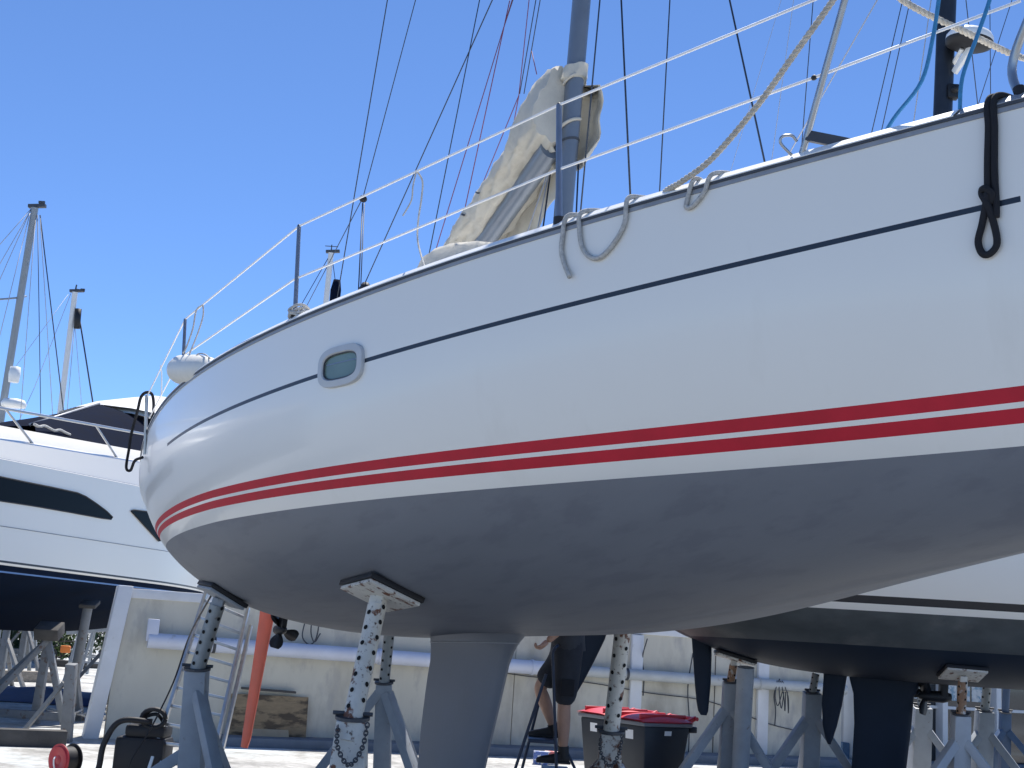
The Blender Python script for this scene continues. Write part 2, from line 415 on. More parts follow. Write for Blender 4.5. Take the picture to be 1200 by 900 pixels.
# ------------------------------------------------------------------ the main yacht
A_ = 1.096; TR = .0212
YF = V((math.cos(A_) * math.cos(TR), -math.sin(A_) * math.cos(TR), math.sin(TR))); YP = V((math.sin(A_), math.cos(A_), 0))
Y = Hull(11.4259, [0, .12, .28, .45, .62, .78, .9, 1], [1.1253, 1.3982, 1.7287, 1.935, 1.7458, 1.1843, .5855, .0324],
         [0, .35, .7, 1], [1.1621, .9755, 1.1008, 1.3192], [0, .15, .32, .48, .65, .82, .95], [.3029, -.0337, -.4857, -.5202, -.4884, -.2987, -.1143],
         [2.8536, 4.1492, 2.2975], [1.9375, 2.1316, 1.557], (-2.7152, 13.7083, 2.0508), YF, YP)
Y.bvh()
yacht = thing('sailing_yacht', 'white sailing yacht with double red boot stripes and grey bottom, propped on stands', 'sailing yacht', mtx=Y.M)

def line_fit(pts, deg=3):
    us, zs = [], []
    for px, py in pts:
        q = Y.loc(Y.cast(px, py)[0]); us.append(q.x / Y.L); zs.append(q.z)
    c = np.polyfit(us, zs, deg); a, b = min(us), max(us)
    sl0 = np.polyval(np.polyder(c), a); sl1 = np.polyval(np.polyder(c), b)
    def f(u):
        if u < a: return float(np.polyval(c, a) + sl0 * (u - a) * .6)
        if u > b: return float(np.polyval(c, b) + sl1 * (u - b))
        return float(np.polyval(c, u))
    return f
z_wl = line_fit([(200, 632), (217, 622.7), (250, 612), (283, 605), (317, 601), (350, 596), (383, 591.7), (450, 584), (550, 575), (625, 569), (700, 563), (804, 554), (908, 546.5), (950, 543.5), (1075, 533), (1195, 524)])
z_l0 = line_fit([(217, 606.7), (250, 595.7), (350, 577.7), (400, 572), (450, 567), (550, 556.5), (700, 542.5), (950, 519.5), (1195, 497)])
z_u1 = line_fit([(200, 595.7), (233, 580), (283, 565.7), (350, 551.7), (400, 545), (450, 538), (550, 526), (700, 508), (846, 492), (950, 481.3), (1075, 466), (1195, 453.2)])
z_l1 = lambda u: z_l0(u) + (z_u1(u) - z_l0(u)) * .415
z_u0 = lambda u: z_l0(u) + (z_u1(u) - z_l0(u)) * .575
z_cv = line_fit([(200, 518), (240, 493), (283, 473), (337, 452), (373, 441), (427, 422), (500, 401.7), (695.6, 350), (850, 313), (1000, 278.5), (1146.7, 244), (1195, 233)])
u_cv = Y.loc(Y.cast(1196, 233)[0]).x / Y.L
u_cv0 = Y.loc(Y.cast(196, 521)[0]).x / Y.L
cv_h = .0105
cl = lambda u: z_cv(u) - cv_h; ch = lambda u: z_cv(u) + cv_h
SH = lambda u: Y.zs(u)
Y.make(yacht, [
    ('bottom', antif, Y.zk, z_wl, 26, 0, 1),
    ('topsides', gel, z_wl, z_l0, 2, 0, 1),
    ('boot_stripe', redp, z_l0, z_l1, 2, 0, 1),
    ('topsides', gel, z_l1, z_u0, 1, 0, 1),
    ('boot_stripe', redp, z_u0, z_u1, 2, 0, 1),
    ('topsides', gel, z_u1, cl, 14, 0, 1),
    ('cove_stripe', covep, cl, ch, 1, u_cv0, u_cv),
    ('topsides', gel, cl, ch, 1, 0, u_cv0),
    ('topsides', gel, cl, ch, 1, u_cv, 1),
    ('topsides', gel, ch, SH, 8, 0, 1)], ns=120, transom=gel)

# deck, toe rail
us = np.linspace(0, 1, 90)
mb = MB(); mb.grid([[V((u * Y.L, k * (Y.b(u) - .012), Y.zs(u) - .01 + .05 * (1 - k * k))) for k in (-1, -.66, -.33, 0, .33, .66, 1)] for u in us])
mb.build('deck', deckw, yacht, smooth=True, world=False)
for side in (-1, 1):
    def sweep(name, mtl, y0, y1, z0, z1, ua=0, ub=1):
        q = MB(); q.grid([[V((u * Y.L, side * (Y.b(u) + yy), Y.zs(u) + zz)) for yy, zz in ((y0, z0), (y1, z0), (y1, z1), (y0, z1))] for u in np.linspace(ua, ub, 80)], closed=True)
        q.build(name, mtl, yacht, world=False)
    uc = Y.u_px(1120)
    sweep('flange', alug, -.004, .005, -.026, -.008)
    sweep('rubbing_strake', rubs, -.006, .010, -.008, .003)
    for mtl_, ua_, ub_ in ((deckw, 0, uc), (alug, uc + .001, 1)):      # capping with a sloping outer face that catches the sun
        q = MB(); q.grid([[V((u * Y.L, side * max(.002, Y.b(u) + yy), Y.zs(u) + zz)) for yy, zz in ((-.05, .003), (.012, .003), (.012, .007), (-.018, .037), (-.05, .037))] for u in np.linspace(ua_, ub_, 80)], closed=True)
        q.build('toe_rail', mtl_, yacht, world=False)

# coachroof and cockpit coamings, standing inboard of the side decks
mb = MB(); G = []
for u, hw, hh in ((.30, 1.05, .30), (.33, 1.08, .36), (.45, 1.1, .38), (.58, .95, .34), (.68, .72, .26), (.74, .5, .08)):
    zb = Y.zs(u) + .03
    G.append([V((u * Y.L, k * hw * (1 - .12 * t), zb + hh * t)) for k, t in ((-1, -.1), (-1, .7), (-.9, .95), (-.5, 1.05), (0, 1.1), (.5, 1.05), (.9, .95), (1, .7), (1, -.1))])
mb.grid(G); mb.build('coachroof', deckw, yacht, smooth=True, world=False, angle=R(50))
for sd_ in (-1, 1):
    mb = MB(); mb.grid([[V((u * Y.L, sd_ * y, Y.zs(u) + z)) for y, z in ((.95, 0), (.93, .26), (.72, .27), (.70, 0))] for u in np.linspace(.05, .30, 8)])
    mb.build('cockpit_coaming', deckw, yacht, world=False)

# keel: fin seen under the hull, leading edge to the right
def prof(pts):
    q = [Y.loc(Y.hit_y(px, py)) for px, py in pts]
    return sorted([(p.z, p.x) for p in q])
le = prof([(611, 745), (603, 757), (596, 773), (587, 812), (573, 873), (567, 900)])
te = prof([(504, 746), (505, 768), (500, 797), (492.6, 856), (489, 900)])
def ev(pr, z):
    zz = [p[0] for p in pr]; xx = [p[1] for p in pr]
    if z < zz[0]:
        return xx[0] + (z - zz[0]) * (xx[1] - xx[0]) / (zz[1] - zz[0])
    return float(np.interp(z, zz, xx))
zb_ = -2.05 + .12
mb = MB(); rows = []
for z in list(np.linspace(zb_, -.9, 14)) + [-.8, -.7, -.62, -.57, -.53, -.49, -.44]:
    a, b2 = ev(te, z), ev(le, z); c = b2 - a
    th = .125 * c * (1.0 + 1.2 * max(0, (z + .60) / .16) ** 2 if z > -.60 else 1)
    row = []
    for k in range(28):
        t = k / 28; ang = 2 * math.pi * t
        xx = .5 + .5 * math.cos(ang)          # 1 at leading edge
        xs = 1 - xx
        yy = 5 * th * (.2969 * math.sqrt(max(xs, 0)) - .126 * xs - .3516 * xs ** 2 + .2843 * xs ** 3 - .1015 * xs ** 4)
        row.append(V((a + c * xx, (1 if math.sin(ang) >= 0 else -1) * yy, z)))
    rows.append(row)
mb.grid(rows, closed=True); mb.add(rows[0], [tuple(range(28))])
mb.build('keel', keelm, yacht, smooth=True, world=False, angle=R(50))
kr = rows[-4]; kc = sum(kr, V((0, 0, 0))) / len(kr); mb = MB(); kp = [p + (p - kc).normalized() * .002 for p in kr]; mb.tube(kp + kp[:1], .005, 6); mb.build('keel_joint', alug, yacht, smooth=True, world=False)
mb = MB()
kz = -Y.O.z
# rudder
def loc2(px, py, y=0.): return Y.loc(Y.hit_y(px, py, y))
rt0, rt1, rb0, rb1 = loc2(305, 716), loc2(321, 718), loc2(282, 875), loc2(291, 877)
mb = MB(); rows = []
for k in range(15):
    t = k / 14
    a = rt0.lerp(rb0, t); b2 = rt1.lerp(rb1, t)
    a.x += .05 * math.sin(t * math.pi) * 0; c = (b2.x - a.x) * (1 if t < .97 else .8); th = .11 * .42 * (1 - .35 * t)
    zt = a.z if k else a.z + .25
    rows.append([V((a.x + c * (.5 + .5 * math.cos(2 * math.pi * j / 20)), math.sin(2 * math.pi * j / 20) * th * (.6 + .4 * math.cos(2 * math.pi * j / 20)), zt)) for j in range(20)])
mb.grid(rows, closed=True); mb.add(rows[0], [tuple(range(20))]); mb.add(rows[-1], [tuple(range(20))])
mb.build('rudder', orange, yacht, smooth=True, world=False, angle=R(50))
# propeller with its leg
pc = loc2(329, 738)
mb = MB(); mb.bar(pc + V((.02, 0, -.02)), pc + V((.10, 0, .38)), .05, .14, up=(1, 0, 0)); mb.build('saildrive_leg', bronze, yacht, world=False, bevel=.012)
mb = MB(); mb.lathe([(.0, -.13), (.02, -.12), (.04, -.07), (.048, 0), (.045, .10), (.0, .101)], pc, (-1, 0, 0), 14)
pr = mb.build('propeller', bronze, yacht, smooth=True, world=False)
for ang in (200, 285, 60):
    a = R(ang); dv = V((0, -math.cos(a), math.sin(a)))  # starboard is picture-left here
    tang = V((1, 0, 0)).cross(dv)
    mb = MB(); rows = []
    for k in range(7):
        t = k / 6; r_ = .03 + .145 * t; wd = .022 + .046 * math.sin(min(1, t * 1.05) * math.pi * .8) * (1 if t < .9 else .6)
        tw = R(60 - 30 * t); dirw = tang * math.cos(tw) + V((1, 0, 0)) * math.sin(tw); nn = dirw.cross(dv)
        rows.append([pc + dv * r_ + dirw * wd * q + nn * qq for q, qq in ((-1, 0), (0, .008), (1, 0), (0, -.008))])
    mb.grid(rows, closed=True); mb.add(rows[-1], [(0, 1, 2, 3)]); mb.build('blade', bronze, pr, smooth=True, world=False)

# hull port: oval frame with a green pane, let into the topsides
def surf_oval(hull, px, py, hw, hh, n=40, pw=3.2, tilt=0.):
    c, nn = hull.cast(px, py)
    t = hull.F - nn * hull.F.dot(nn); t.normalize(); b2 = nn.cross(t)
    if b2.z < 0: b2 = -b2
    t, b2 = t * math.cos(tilt) + b2 * math.sin(tilt), b2 * math.cos(tilt) - t * math.sin(tilt)
    def ring(sx, off):
        out = []
        for k in range(n):
            a = 2 * math.pi * k / n; ca, sa = math.cos(a), math.sin(a)
            out.append(c + t * (hw - hh + hh * 1 if False else hw) * sx[0] * math.copysign(abs(ca) ** (2 / pw), ca) + b2 * hh * sx[1] * math.copysign(abs(sa) ** (2 / pw), sa) + nn * off)
        return out
    return c, nn, t, b2, ring
c, nn, t_, b_, ring = surf_oval(Y, 400.5, 429, .196, .106, tilt=-.01)
mb = MB(); mb.grid([ring((1, 1), -.03), ring((1, 1), .010), ring((.985, .975), .017), ring((.80, .68), .020), ring((.76, .62), .012), ring((.745, .6), -.012)], closed=True)
pf = mb.build('port_window', portf, yacht, smooth=True, angle=R(40))
mb = MB(); mb.add(ring((.75, .61), .004), [tuple(range(40))]); mb.build('pane', portg, pf)
mb = MB(); mb.bar(c + t_ * -.135 + b_ * .02 + nn * .004, c + t_ * .135 + b_ * .02 + nn * .004, .003, .006); mb.build('glazing_bar', stanch, pf)
gq = ring((.755, .615), .010); mb = MB(); mb.tube(gq + gq[:1], .0045, 6); mb.build('gasket', rubs, pf, smooth=True)

# mast
m0 = loc2(660.5, 245); m1 = loc2(681.5, 0)
dm = (m1 - m0) / (m1.z - m0.z)
def mast_pt(z): q = m0 + dm * (z - m0.z); q.y = 0; return q
mb = MB(); zz = [Y.zs(.57) - .05, 3, 6, 10, 14.5]
mb.grid([[mast_pt(z) + V((.083 * math.cos(2 * math.pi * j / 24) * (1 if z < 12 else .7), .052 * math.sin(2 * math.pi * j / 24) * (1 if z < 12 else .7), 0)) for j in range(24)] for z in zz], closed=True)
mast_o = mb.build('mast', mastg, yacht, smooth=True, world=False)
mb = MB(); mb.bar(mast_pt(1.3) + V((-.088, 0, 0)), mast_pt(14.3) + V((-.088, 0, 0)), .02, .03); mb.build('sail_track', alug, mast_o, world=False)
zb1 = Y.loc(Y.hit_y(665, 168)).z
mb = MB(); mb.lathe([(.0, 0)], (0, 0, 0), (0, 0, 1), 3) if False else None
mb.grid([[mast_pt(zb1 + dz) + V((.083 * k * math.cos(2 * math.pi * j / 24), .052 * k * 1.02 * math.sin(2 * math.pi * j / 24), 0)) for j in range(24)] for dz, k in ((-.008, 1.0), (-.008, 1.05), (.008, 1.05), (.008, 1.0))], closed=True)
mb.build('mast_band', rubs, mast_o, world=False)
# round maker's plate on the mast: ring and a small fin-like figure
cpl = Y.loc(Y.hit_y(659, 178)); o_ = mast_pt(cpl.z)
an0 = R(-118)
def mast_surf(da, dz, off=.0025):
    a = an0 + da; return o_ + V((.083 * math.cos(a), .052 * math.sin(a), dz)) + V((math.cos(a) / .083, math.sin(a) / .052, 0)).normalized() * off
mb = MB(); mb.grid([[mast_surf(.46 * k * math.cos(2 * math.pi * j / 24), .05 * k * math.sin(2 * math.pi * j / 24)) for j in range(24)] for k in (.86, 1.0)], closed=True)
mb.add([mast_surf(a, b) for a, b in ((-.22, -.026), (.22, -.026), (.12, -.012), (.06, .03), (-.08, .03), (-.12, -.010))], [(0, 1, 2, 3, 4, 5)])
mb.build('mast_emblem', alug, mast_o, world=False)
# spreaders
for zsx in (5.6, 9.6):
    for sd_ in (-1, 1):
        mb = MB(); mb.bar(mast_pt(zsx), mast_pt(zsx + .12) + V((-.25, sd_ * .95, 0)), .10, .025, w2=.06); mb.build('spreader', mastg, yacht, world=False)

# boom and the canvas sail cover
B0 = Y.loc(at(650, 168, Y_d := proj(Y.M @ mast_pt(2.6))[2])); B1 = Y.loc(at(548, 312, 10.1))
bd = (B1 - B0).normalized()
mb = MB(); mb.tube([B0 + bd * .06, B0 + bd * 4.3], .075, 16); mb.build('boom', mastg, yacht, smooth=True, world=False, angle=R(40))
side_v = bd.cross(V((0, 0, 1))).normalized()      # points to starboard / picture-left side of the boom
def cover_loft(stations, n=44, seed=0):
    rows = []
    for i, (d, hw, hlo, hhi) in enumerate(stations):
        row = []
        for k in range(n):
            a = 2 * math.pi * k / n
            sx = math.copysign(abs(math.sin(a)) ** .8, math.sin(a)); cz = math.cos(a)
            hgt = hhi * cz if cz > 0 else hlo * cz
            wv = hw * sx * (1 - .45 * max(0, cz) ** 2 - .15 * max(0, -cz))
            p = B0 + bd * d + side_v * wv + V((0, 0, .10 + hgt))
            n1 = noise.noise(V((d * 2.2, k * .33, seed))) ; n2 = noise.noise(V((d * 7 + cz * 3.2, sx * 2.0, seed + 4)))
            fold = math.sin(d * 15 + cz * 7 + 4 * n1) * .011 + abs(noise.noise(V((d * 5 - cz * 6, sx * 3 + cz, seed + 8)))) * -.03
            p += (side_v * sx + V((0, 0, cz))) * (.030 * n1 + .026 * n2 + fold)
            row.append(p)
        rows.append(row)
    return rows
st = []
for k in range(60):
    t = k / 59; d = -.02 + 4.2 * t
    sm = min(1, max(0, (d - .30) / .22)); sm = sm * sm * (3 - 2 * sm)
    hi = .50 - .20 * sm - .06 * min(1, max(0, d - .5) / 2); hw = .165 + .035 * math.sin(min(1, d / .5) * math.pi / 2)
    if d < .12: hi *= .86 + .14 * max(0, d + .02) / .14
    st.append((d, hw, .10, hi))
mb = MB(); G = cover_loft(st); mb.grid(G, closed=True); mb.add(G[0], [tuple(range(44))[::-1]]); mb.add(G[-1], [tuple(range(44))])
cov = mb.build('sail_cover', canvas, yacht, smooth=True, world=False)
# far skirt hanging below the boom on the port side, and toggles on the near side
mb = MB(); G4 = []
for k in range(50):
    d = .12 + 4.0 * k / 49; row = []
    for q in range(8):
        t = q / 7; row.append(B0 + bd * d + side_v * (.135 + .02 * math.sin(d * 9) * t + .03 * t + .015 * noise.noise(V((d * 4, t * 3, 9)))) + V((0, 0, .12 - .30 * t + .02 * math.sin(d * 5) * t)))
    G4.append(row)
mb.grid(G4); mb.grid([[p + side_v * .006 for p in r] for r in G4]); mb.build('cover_skirt', canvas, cov, smooth=True, world=False)
for gi, kk in ((14, 33), (20, 34)):
    p = G[gi][kk] - side_v * .012; mb = MB(); mb.tube([p - bd * .035 + V((0, 0, -.02)), p + bd * .035 + V((0, 0, .02))], .008, 6); mb.build('cover_toggle', rubs, cov, smooth=True, world=False)
# collar wrapped round the mast: port and forward sides closed, starboard side laced open
zc_lo, zc_hi = Y.loc(Y.hit_y(672, 190)).z, Y.loc(Y.hit_y(675, 80)).z
mb = MB(); G2 = []
for i in range(16):
    t = i / 15; z = zc_lo + (zc_hi - zc_lo) * t; row = []
    a0, a1 = (20 + 45 * math.sin(t * math.pi), 188) if t < .86 else (-175, 188)
    rr = (1.55 + 1.25 * math.sin(t * math.pi) ** .8) if t < .86 else 1.18
    for k in range(30):
        a = R(a0 + (a1 - a0) * k / 29)
        n1 = noise.noise(V((math.cos(a) * 1.5, math.sin(a) * 1.5, z * 5))) * .028 + math.sin(z * 24 + 3 * math.cos(a)) * .005
        row.append(mast_pt(z) + V((math.cos(a) * (.083 * rr + n1), math.sin(a) * (.066 * rr + n1), 0)))
    G2.append(row)
mb.grid(G2); mb.grid([[p + (p - mast_pt(p.z)) * -.06 for p in r] for r in G2])
mb.build('mast_collar', canvas, cov, smooth=True, world=False)
# loose starboard flap of the collar bulging over the boom end
mb = MB(); G3 = []
for i in range(14):
    t = i / 13; z = zc_lo + .10 + (zc_hi - zc_lo - .06) * t * .95; row = []
    for k in range(16):
        s_ = k / 15; bl = math.sin(t * math.pi) ** .5
        p = mast_pt(z) + V((-.06 - .24 * s_ * (1 - .55 * t), -.07 - .09 * bl * math.sin(s_ * math.pi * .8 + .5), -.03 * s_))
        p += V((0, -1, .3)) * (.022 * noise.noise(V((s_ * 3, t * 5, 3))) + .006 * math.sin(t * 26 + s_ * 9))
        row.append(p)
    G3.append(row)
mb.grid(G3); mb.grid([[p + V((0, .008, 0)) for p in r] for r in G3]); mb.build('collar_flap', canvas, cov, smooth=True, world=False)
for py_ in (146, 96):
    zq = Y.loc(Y.hit_y(672, py_)).z
    mb = MB(); mb.tube([mast_pt(zq + .01 * math.sin(a)) + V((.093 * math.cos(a), .062 * math.sin(a), .02 * math.cos(a))) for a in [R(q) for q in range(-190, 21, 15)]], .011, 8)
    mb.build('collar_strap', canvas, cov, smooth=True, world=False)
# cream canvas bundle lying on the coachroof below the cover
mb = MB(); G = []
c0 = Y.loc(at(500, 318, 8.9)); c1 = Y.loc(at(600, 296, 7.6))
for i in range(16):
    t = i / 15; cc = c0.lerp(c1, t); r_ = .02 + .105 * math.sin(math.pi * min(1, t * 1.0)) ** .55
    G.append([cc + V((0, math.cos(2 * math.pi * j / 16) * r_ * 1.6, math.sin(2 * math.pi * j / 16) * r_ * (1 + .35 * noise.noise(V((t * 7, j * .5, 1)))))) for j in range(16)])
    zc_ = Y.zs(cc.x / Y.L) + .30
    for j in range(9, 16): a_ = 2 * math.pi * j / 16; G[-1][j] = V((cc.x, cc.y + math.cos(a_) * .42, zc_))
mb.grid(G, closed=True); mb.add(G[0], [tuple(range(16))]); mb.add(G[-1], [tuple(range(16))]); mb.build('folded_sprayhood', canvas, yacht, smooth=True, world=False)

# stanchions, pulpit and lifelines on the starboard side
u_sA, u_sC, u_s0 = Y.u_px(339), Y.u_px(648), Y.u_px(208)
def stanchion(u, top_px, r=.013, name='stanchion', foot=True):
    b0 = Y.loc(Y.deck(u)) + V((0, .03, .0))
    o_ = Y.MI @ CAM; d_ = Y.MI.to_3x3() @ ray(*top_px); t = (b0.y + .005 - o_.y) / d_.y
    tp = o_ + d_ * t
    mb = MB(); mb.tube([b0, tp], [r, r * .85], 12); so_ = mb.build(name, stanch, yacht, smooth=True, world=False, angle=R(40))
    if foot: mb = MB(); mb.cyl(b0, b0 + V((0, 0, .06)), r * 1.8); mb.build('stanchion_base', blackr, so_, smooth=True, world=False, angle=R(40))
    return b0, tp
sA = stanchion(u_sA, (350.5, 265)); sC = stanchion(u_sC, (655, 123), .015); s0 = stanchion(u_s0, (217, 374))
sP = Y.loc(Y.deck(Y.u_px(172))) + V((-.5, .0, 0))
# pulpit: raked after leg, forward leg and top rail
up1, up2 = Y.u_px(930), Y.u_px(1192)
p1b = Y.loc(Y.deck(up1)) + V((0, .03, 0))
def on_y(px, py, y):
    o_ = Y.MI @ CAM; d_ = Y.MI.to_3x3() @ ray(px, py); return o_ + d_ * ((y - o_.y) / d_.y)
p1m = on_y(990, 0, p1b.y + .0); p1t = p1b + (p1m - p1b) * 1.12
p2b = Y.loc(Y.deck(up2)) + V((0, .03, 0)); p2m = on_y(1186, 78, p2b.y); p2t = p2m + (on_y(1200, 38, p2b.y) - p2m) * 3.6
bowt = V((Y.L + .15, 0, Y.zs(1) + .72))
mb = MB(); mb.tube([p1b, p1t], .0135, 12); pul = mb.build('pulpit', steel, yacht, smooth=True, world=False, angle=R(40))
mb = MB(); mb.tube(bez([p2b, p2m, p2m.lerp(p2t, .5), p2t], 6), .016, 12); mb.build('pulpit_leg', steel, pul, smooth=True, world=False)
mb = MB(); mb.cyl(p2b, p2b.lerp(p2m, .42), .021); mb.build('leg_boot', blackr, pul, smooth=True, world=False, angle=R(40))
mb = MB(); mb.tube(bez([p1t, p1t.lerp(p2t, .5) + V((0, -.01, .02)), p2t, bowt + V((-.15, -.12, 0)), bowt, bowt + V((-.15, .12, 0)), V((p2t.x, -p2t.y, p2t.z)), V((p1t.x, -p1t.y, p1t.z))], 8), .0135, 12); mb.build('top_rail', steel, pul, smooth=True, world=False)
mb = MB(); mb.tube([V((p1t.x, -p1t.y, p1t.z)), V((p1b.x, -p1b.y, p1b.z))], .0135, 12); mb.build('pulpit_leg', steel, pul, smooth=True, world=False)
mb = MB(); mb.tube([V((p2t.x, -p2t.y, p2t.z)), V((p2b.x, -p2b.y, p2b.z))], .0135, 12); mb.build('pulpit_leg', steel, pul, smooth=True, world=False)
# dark anchor-roller strut behind the after leg
mb = MB(); mb.bar(p1b.lerp(p1t, .15), Y.loc(Y.deck(Y.u_px(1003))) + V((0, .06, 0)), .022, .04); mb.build('bow_strut', rubs, yacht, world=False)
mb = MB(); mb.tube(bez([Y.loc(at(x, y, proj(Y.M @ p1b)[2] - .005)) for x, y in ((928, 182), (915, 168), (917, 160), (928, 159), (934, 166))], 5), .006, 8); mb.build('shackle', steel, yacht, smooth=True, world=False)
# pushpit post and stern rail
st0 = Y.loc(at(174, 497, 10.6)); st1 = Y.loc(at(172, 463, 10.6))
mb = MB(); mb.tube([st0 - V((0, 0, .25)), st1], .014, 12); mb.build('pushpit', steel, yacht, smooth=True, world=False, angle=R(40))
# lifelines (upper, lower), from the pulpit aft through the stanchions
def lline(pts, r): mb = MB(); mb.tube(pts, r, 8); return mb.build('lifeline', lifel, yacht, smooth=True, world=False)
low_C = on_y(653.5, 199, sC[0].y); low_A = on_y(345.5, 327, sA[0].y); low_0 = on_y(212, 419, s0[0].y); low_P = on_y(954, 91, p1b.y); low_P2 = on_y(1196, 1, p2b.y)
lline([p1t.lerp(p1b, .03), sC[1], sA[1], s0[1], st1 + V((0, 0, -.02))], .0058)
lline([low_P2, low_P, low_C, low_A, low_0, st0 + V((0, 0, .05))], .0058)
for q in (low_P, sC[1], sA[1]):
    mb = MB(); mb.lathe([(0, -.012), (.009, -.008), (.011, 0), (.009, .008), (0, .012)], q, (1, 0, 0), 10); mb.build('lifeline_fitting', bronze, yacht, smooth=True, world=False)

# standing and running rigging: every wire is a part
def stay(name, a, b, r, mtl, ya=0., yb=0., ext=1.0):
    """wire from the deck (first pixel) up through the second pixel and on towards the mast"""
    P, Q = Y.loc(Y.hit_y(*a, ya)), Y.loc(Y.hit_y(*b, yb))
    Q2 = P + (Q - P) * ext
    if name not in ('lazy_jack',) and not (name == 'halyard' and a in ((591, 30), (425.5, 231))):
        for k in range(400):                       # carry the lower end on down to the deck
            u = P.x / Y.L
            if P.z <= Y.zs(u) + .03 or u < .005: break
            P = P - (Q - P).normalized() * .01
    mb = MB(); mb.tube([P, Q2], r, 6); return mb.build(name, mtl, yacht, smooth=True, world=False)
stay('backstay', (398, 332), (454, 0), .0055, wire, .1, .0, 2.6)
stay('halyard', (425.5, 231), (487, 0), .0040, wire, -.35, -.2, 2.2)
stay('backstay', (424, 340), (577, 0), .0050, wire, .0, .0, 1.9)
stay('topping_lift', (500, 312), (562, 0), .0045, wire, .0, .0, 1.9)
stay('lazy_jack', (507, 305), (591, 30), .0038, redline, -.1, -.05, 1.12)
stay('lazy_jack', (541, 262), (591, 30), .0038, redline, .1, -.02, 1.12)
stay('halyard', (591, 30), (601, 0), .0042, wire, -.05, 0, 12)
stay('lazy_jack', (557, 236), (608, 112), .0034, redline, .15, .0, 1.0)
stay('lazy_jack', (601, 150), (608, 112), .0034, redline, .15, .0, 1.0)
stay('lazy_jack', (608, 112), (620, 0), .0034, redline, .0, .0, 1.8)
stay('lazy_jack', (609, 110), (628, 0), .0038, wire, .0, .0, 1.8)
stay('lazy_jack', (614, 110), (633, 0), .0038, wire, .05, .0, 1.8)
stay('lazy_jack', (629, 87), (623, 60), .0034, redline, .0, .0, 1.0)
stay('shroud', (680, 252), (703, 0), .0055, wire, -.1, -.08, 2.5)
stay('shroud', (739, 236), (728, 0), .0048, wire, -1.02, -.85, 2.2)
stay('shroud', (773, 224), (785, 0), .0048, wire, .7, .55, 2.2)
stay('forestay', (897, 194), (855, 0), .0058, wire, .5, .4, 2.2)
stay('halyard', (942, 150), (1028, 0), .0035, wirel, .0, .0, 1.6)
stay('halyard', (675, 258), (678, 190), .006, wire, -.08, -.08, 1.0)
stay('vang_tackle', (636, 270), (645, 202), .006, wire, -.06, -.06, 1.0)
stay('vang_tackle', (629, 274), (643, 203), .004, wirel, -.09, -.07, 1.0)
stay('vang_tackle', (615, 281), (641, 205), .004, wirel, .02, -.05, 1.0)
# blocks and furling bits that show above the deck edge
bp = Y.loc(Y.hit_y(425.5, 233, -.35))
mb = MB(); mb.lathe([(0, -.018), (.026, -.016), (.034, 0), (.026, .016), (0, .018)], bp, Y.MI.to_3x3() @ V((.3, -1, .1)), 14); mb.build('block', blackr, yacht, smooth=True, world=False)
stay('tackle', (420, 342), (425, 238), .0055, wire, -.35, -.35, 1.0)
stay('tackle', (422.5, 342), (427, 238), .0045, wire, -.33, -.33, 1.0)
stay('tackle', (353, 371), (424, 234), .0040, wire, .2, -.35, 1.0)
mb = MB(); q0, q1 = Y.loc(Y.hit_y(392, 352, .1)), Y.loc(Y.hit_y(395, 328, .1)); mb.tube([V((q0.x, q0.y, Y.zs(q0.x / Y.L))), q0 - V((0, 0, .3)), q0.lerp(q1, .5), q1], [.03, .045, .052, .034], 12); mb.build('furled_cover', navyc, yacht, smooth=True, world=False)
mb = MB(); q0 = Y.loc(Y.hit_y(428, 338, 0)); mb.tube([V((q0.x, q0.y, Y.zs(q0.x / Y.L))), q0 - V((0, 0, .06)), q0, q0 + V((0, 0, .05))], [.03, .04, .055, .03], 14); mb.build('horseshoe_buoy_bag', blackr, yacht, smooth=True, world=False)

# ------------------------------------------------------------------ ropes and loose gear on the yacht
def rope(name, pts, r, mtl, label, n=8, sm=6, group=None):
    mb = MB(); mb.tube(bez(pts, sm), r, n); o = mb.build(name, mtl, None, smooth=True)
    return tag(o, label, 'rope', group)
def on_hull(px, py, off=.012):
    c, nn = Y.cast(px, py); return c + nn * off
def on_rail(px, dz=.02, inb=0.):
    u = Y.u_px(px); return Y.M @ V((u * Y.L, -Y.b(u) + inb - .012, Y.zs(u) + dz))
# coil drooping in a wide U over the side
rope('mooring_rope', [on_rail(697, .035, .12), on_rail(690, .045, .05), on_rail(683, .03), on_hull(681, 268), on_hull(684, 290), on_hull(693, 302), on_hull(706, 302), on_hull(722, 285), on_hull(734, 262), on_rail(738, .03), on_rail(742, .045, .05), on_rail(750, .04, .14)], .0105, ropew, 'grey white rope drooping in a wide U over the yacht rail')
rope('mooring_rope', [on_rail(676, .035, .10), on_rail(671, .045, .04), on_rail(666, .03), on_hull(661, 280), on_hull(660, 296), on_hull(664, 312), on_hull(671, 326, .02)], .0105, ropew, 'grey white rope end hanging loose below the yacht rail')
rope('mooring_rope', [on_rail(800, .035, .12), on_rail(812, .045, .05), on_rail(815, .03), on_hull(808, 232), on_hull(806, 244), on_hull(814, 242), on_hull(827, 226), on_rail(836, .03), on_rail(842, .045, .05), on_rail(850, .035, .14)], .0095, ropew, 'grey white rope hanging in a short V over the yacht rail')
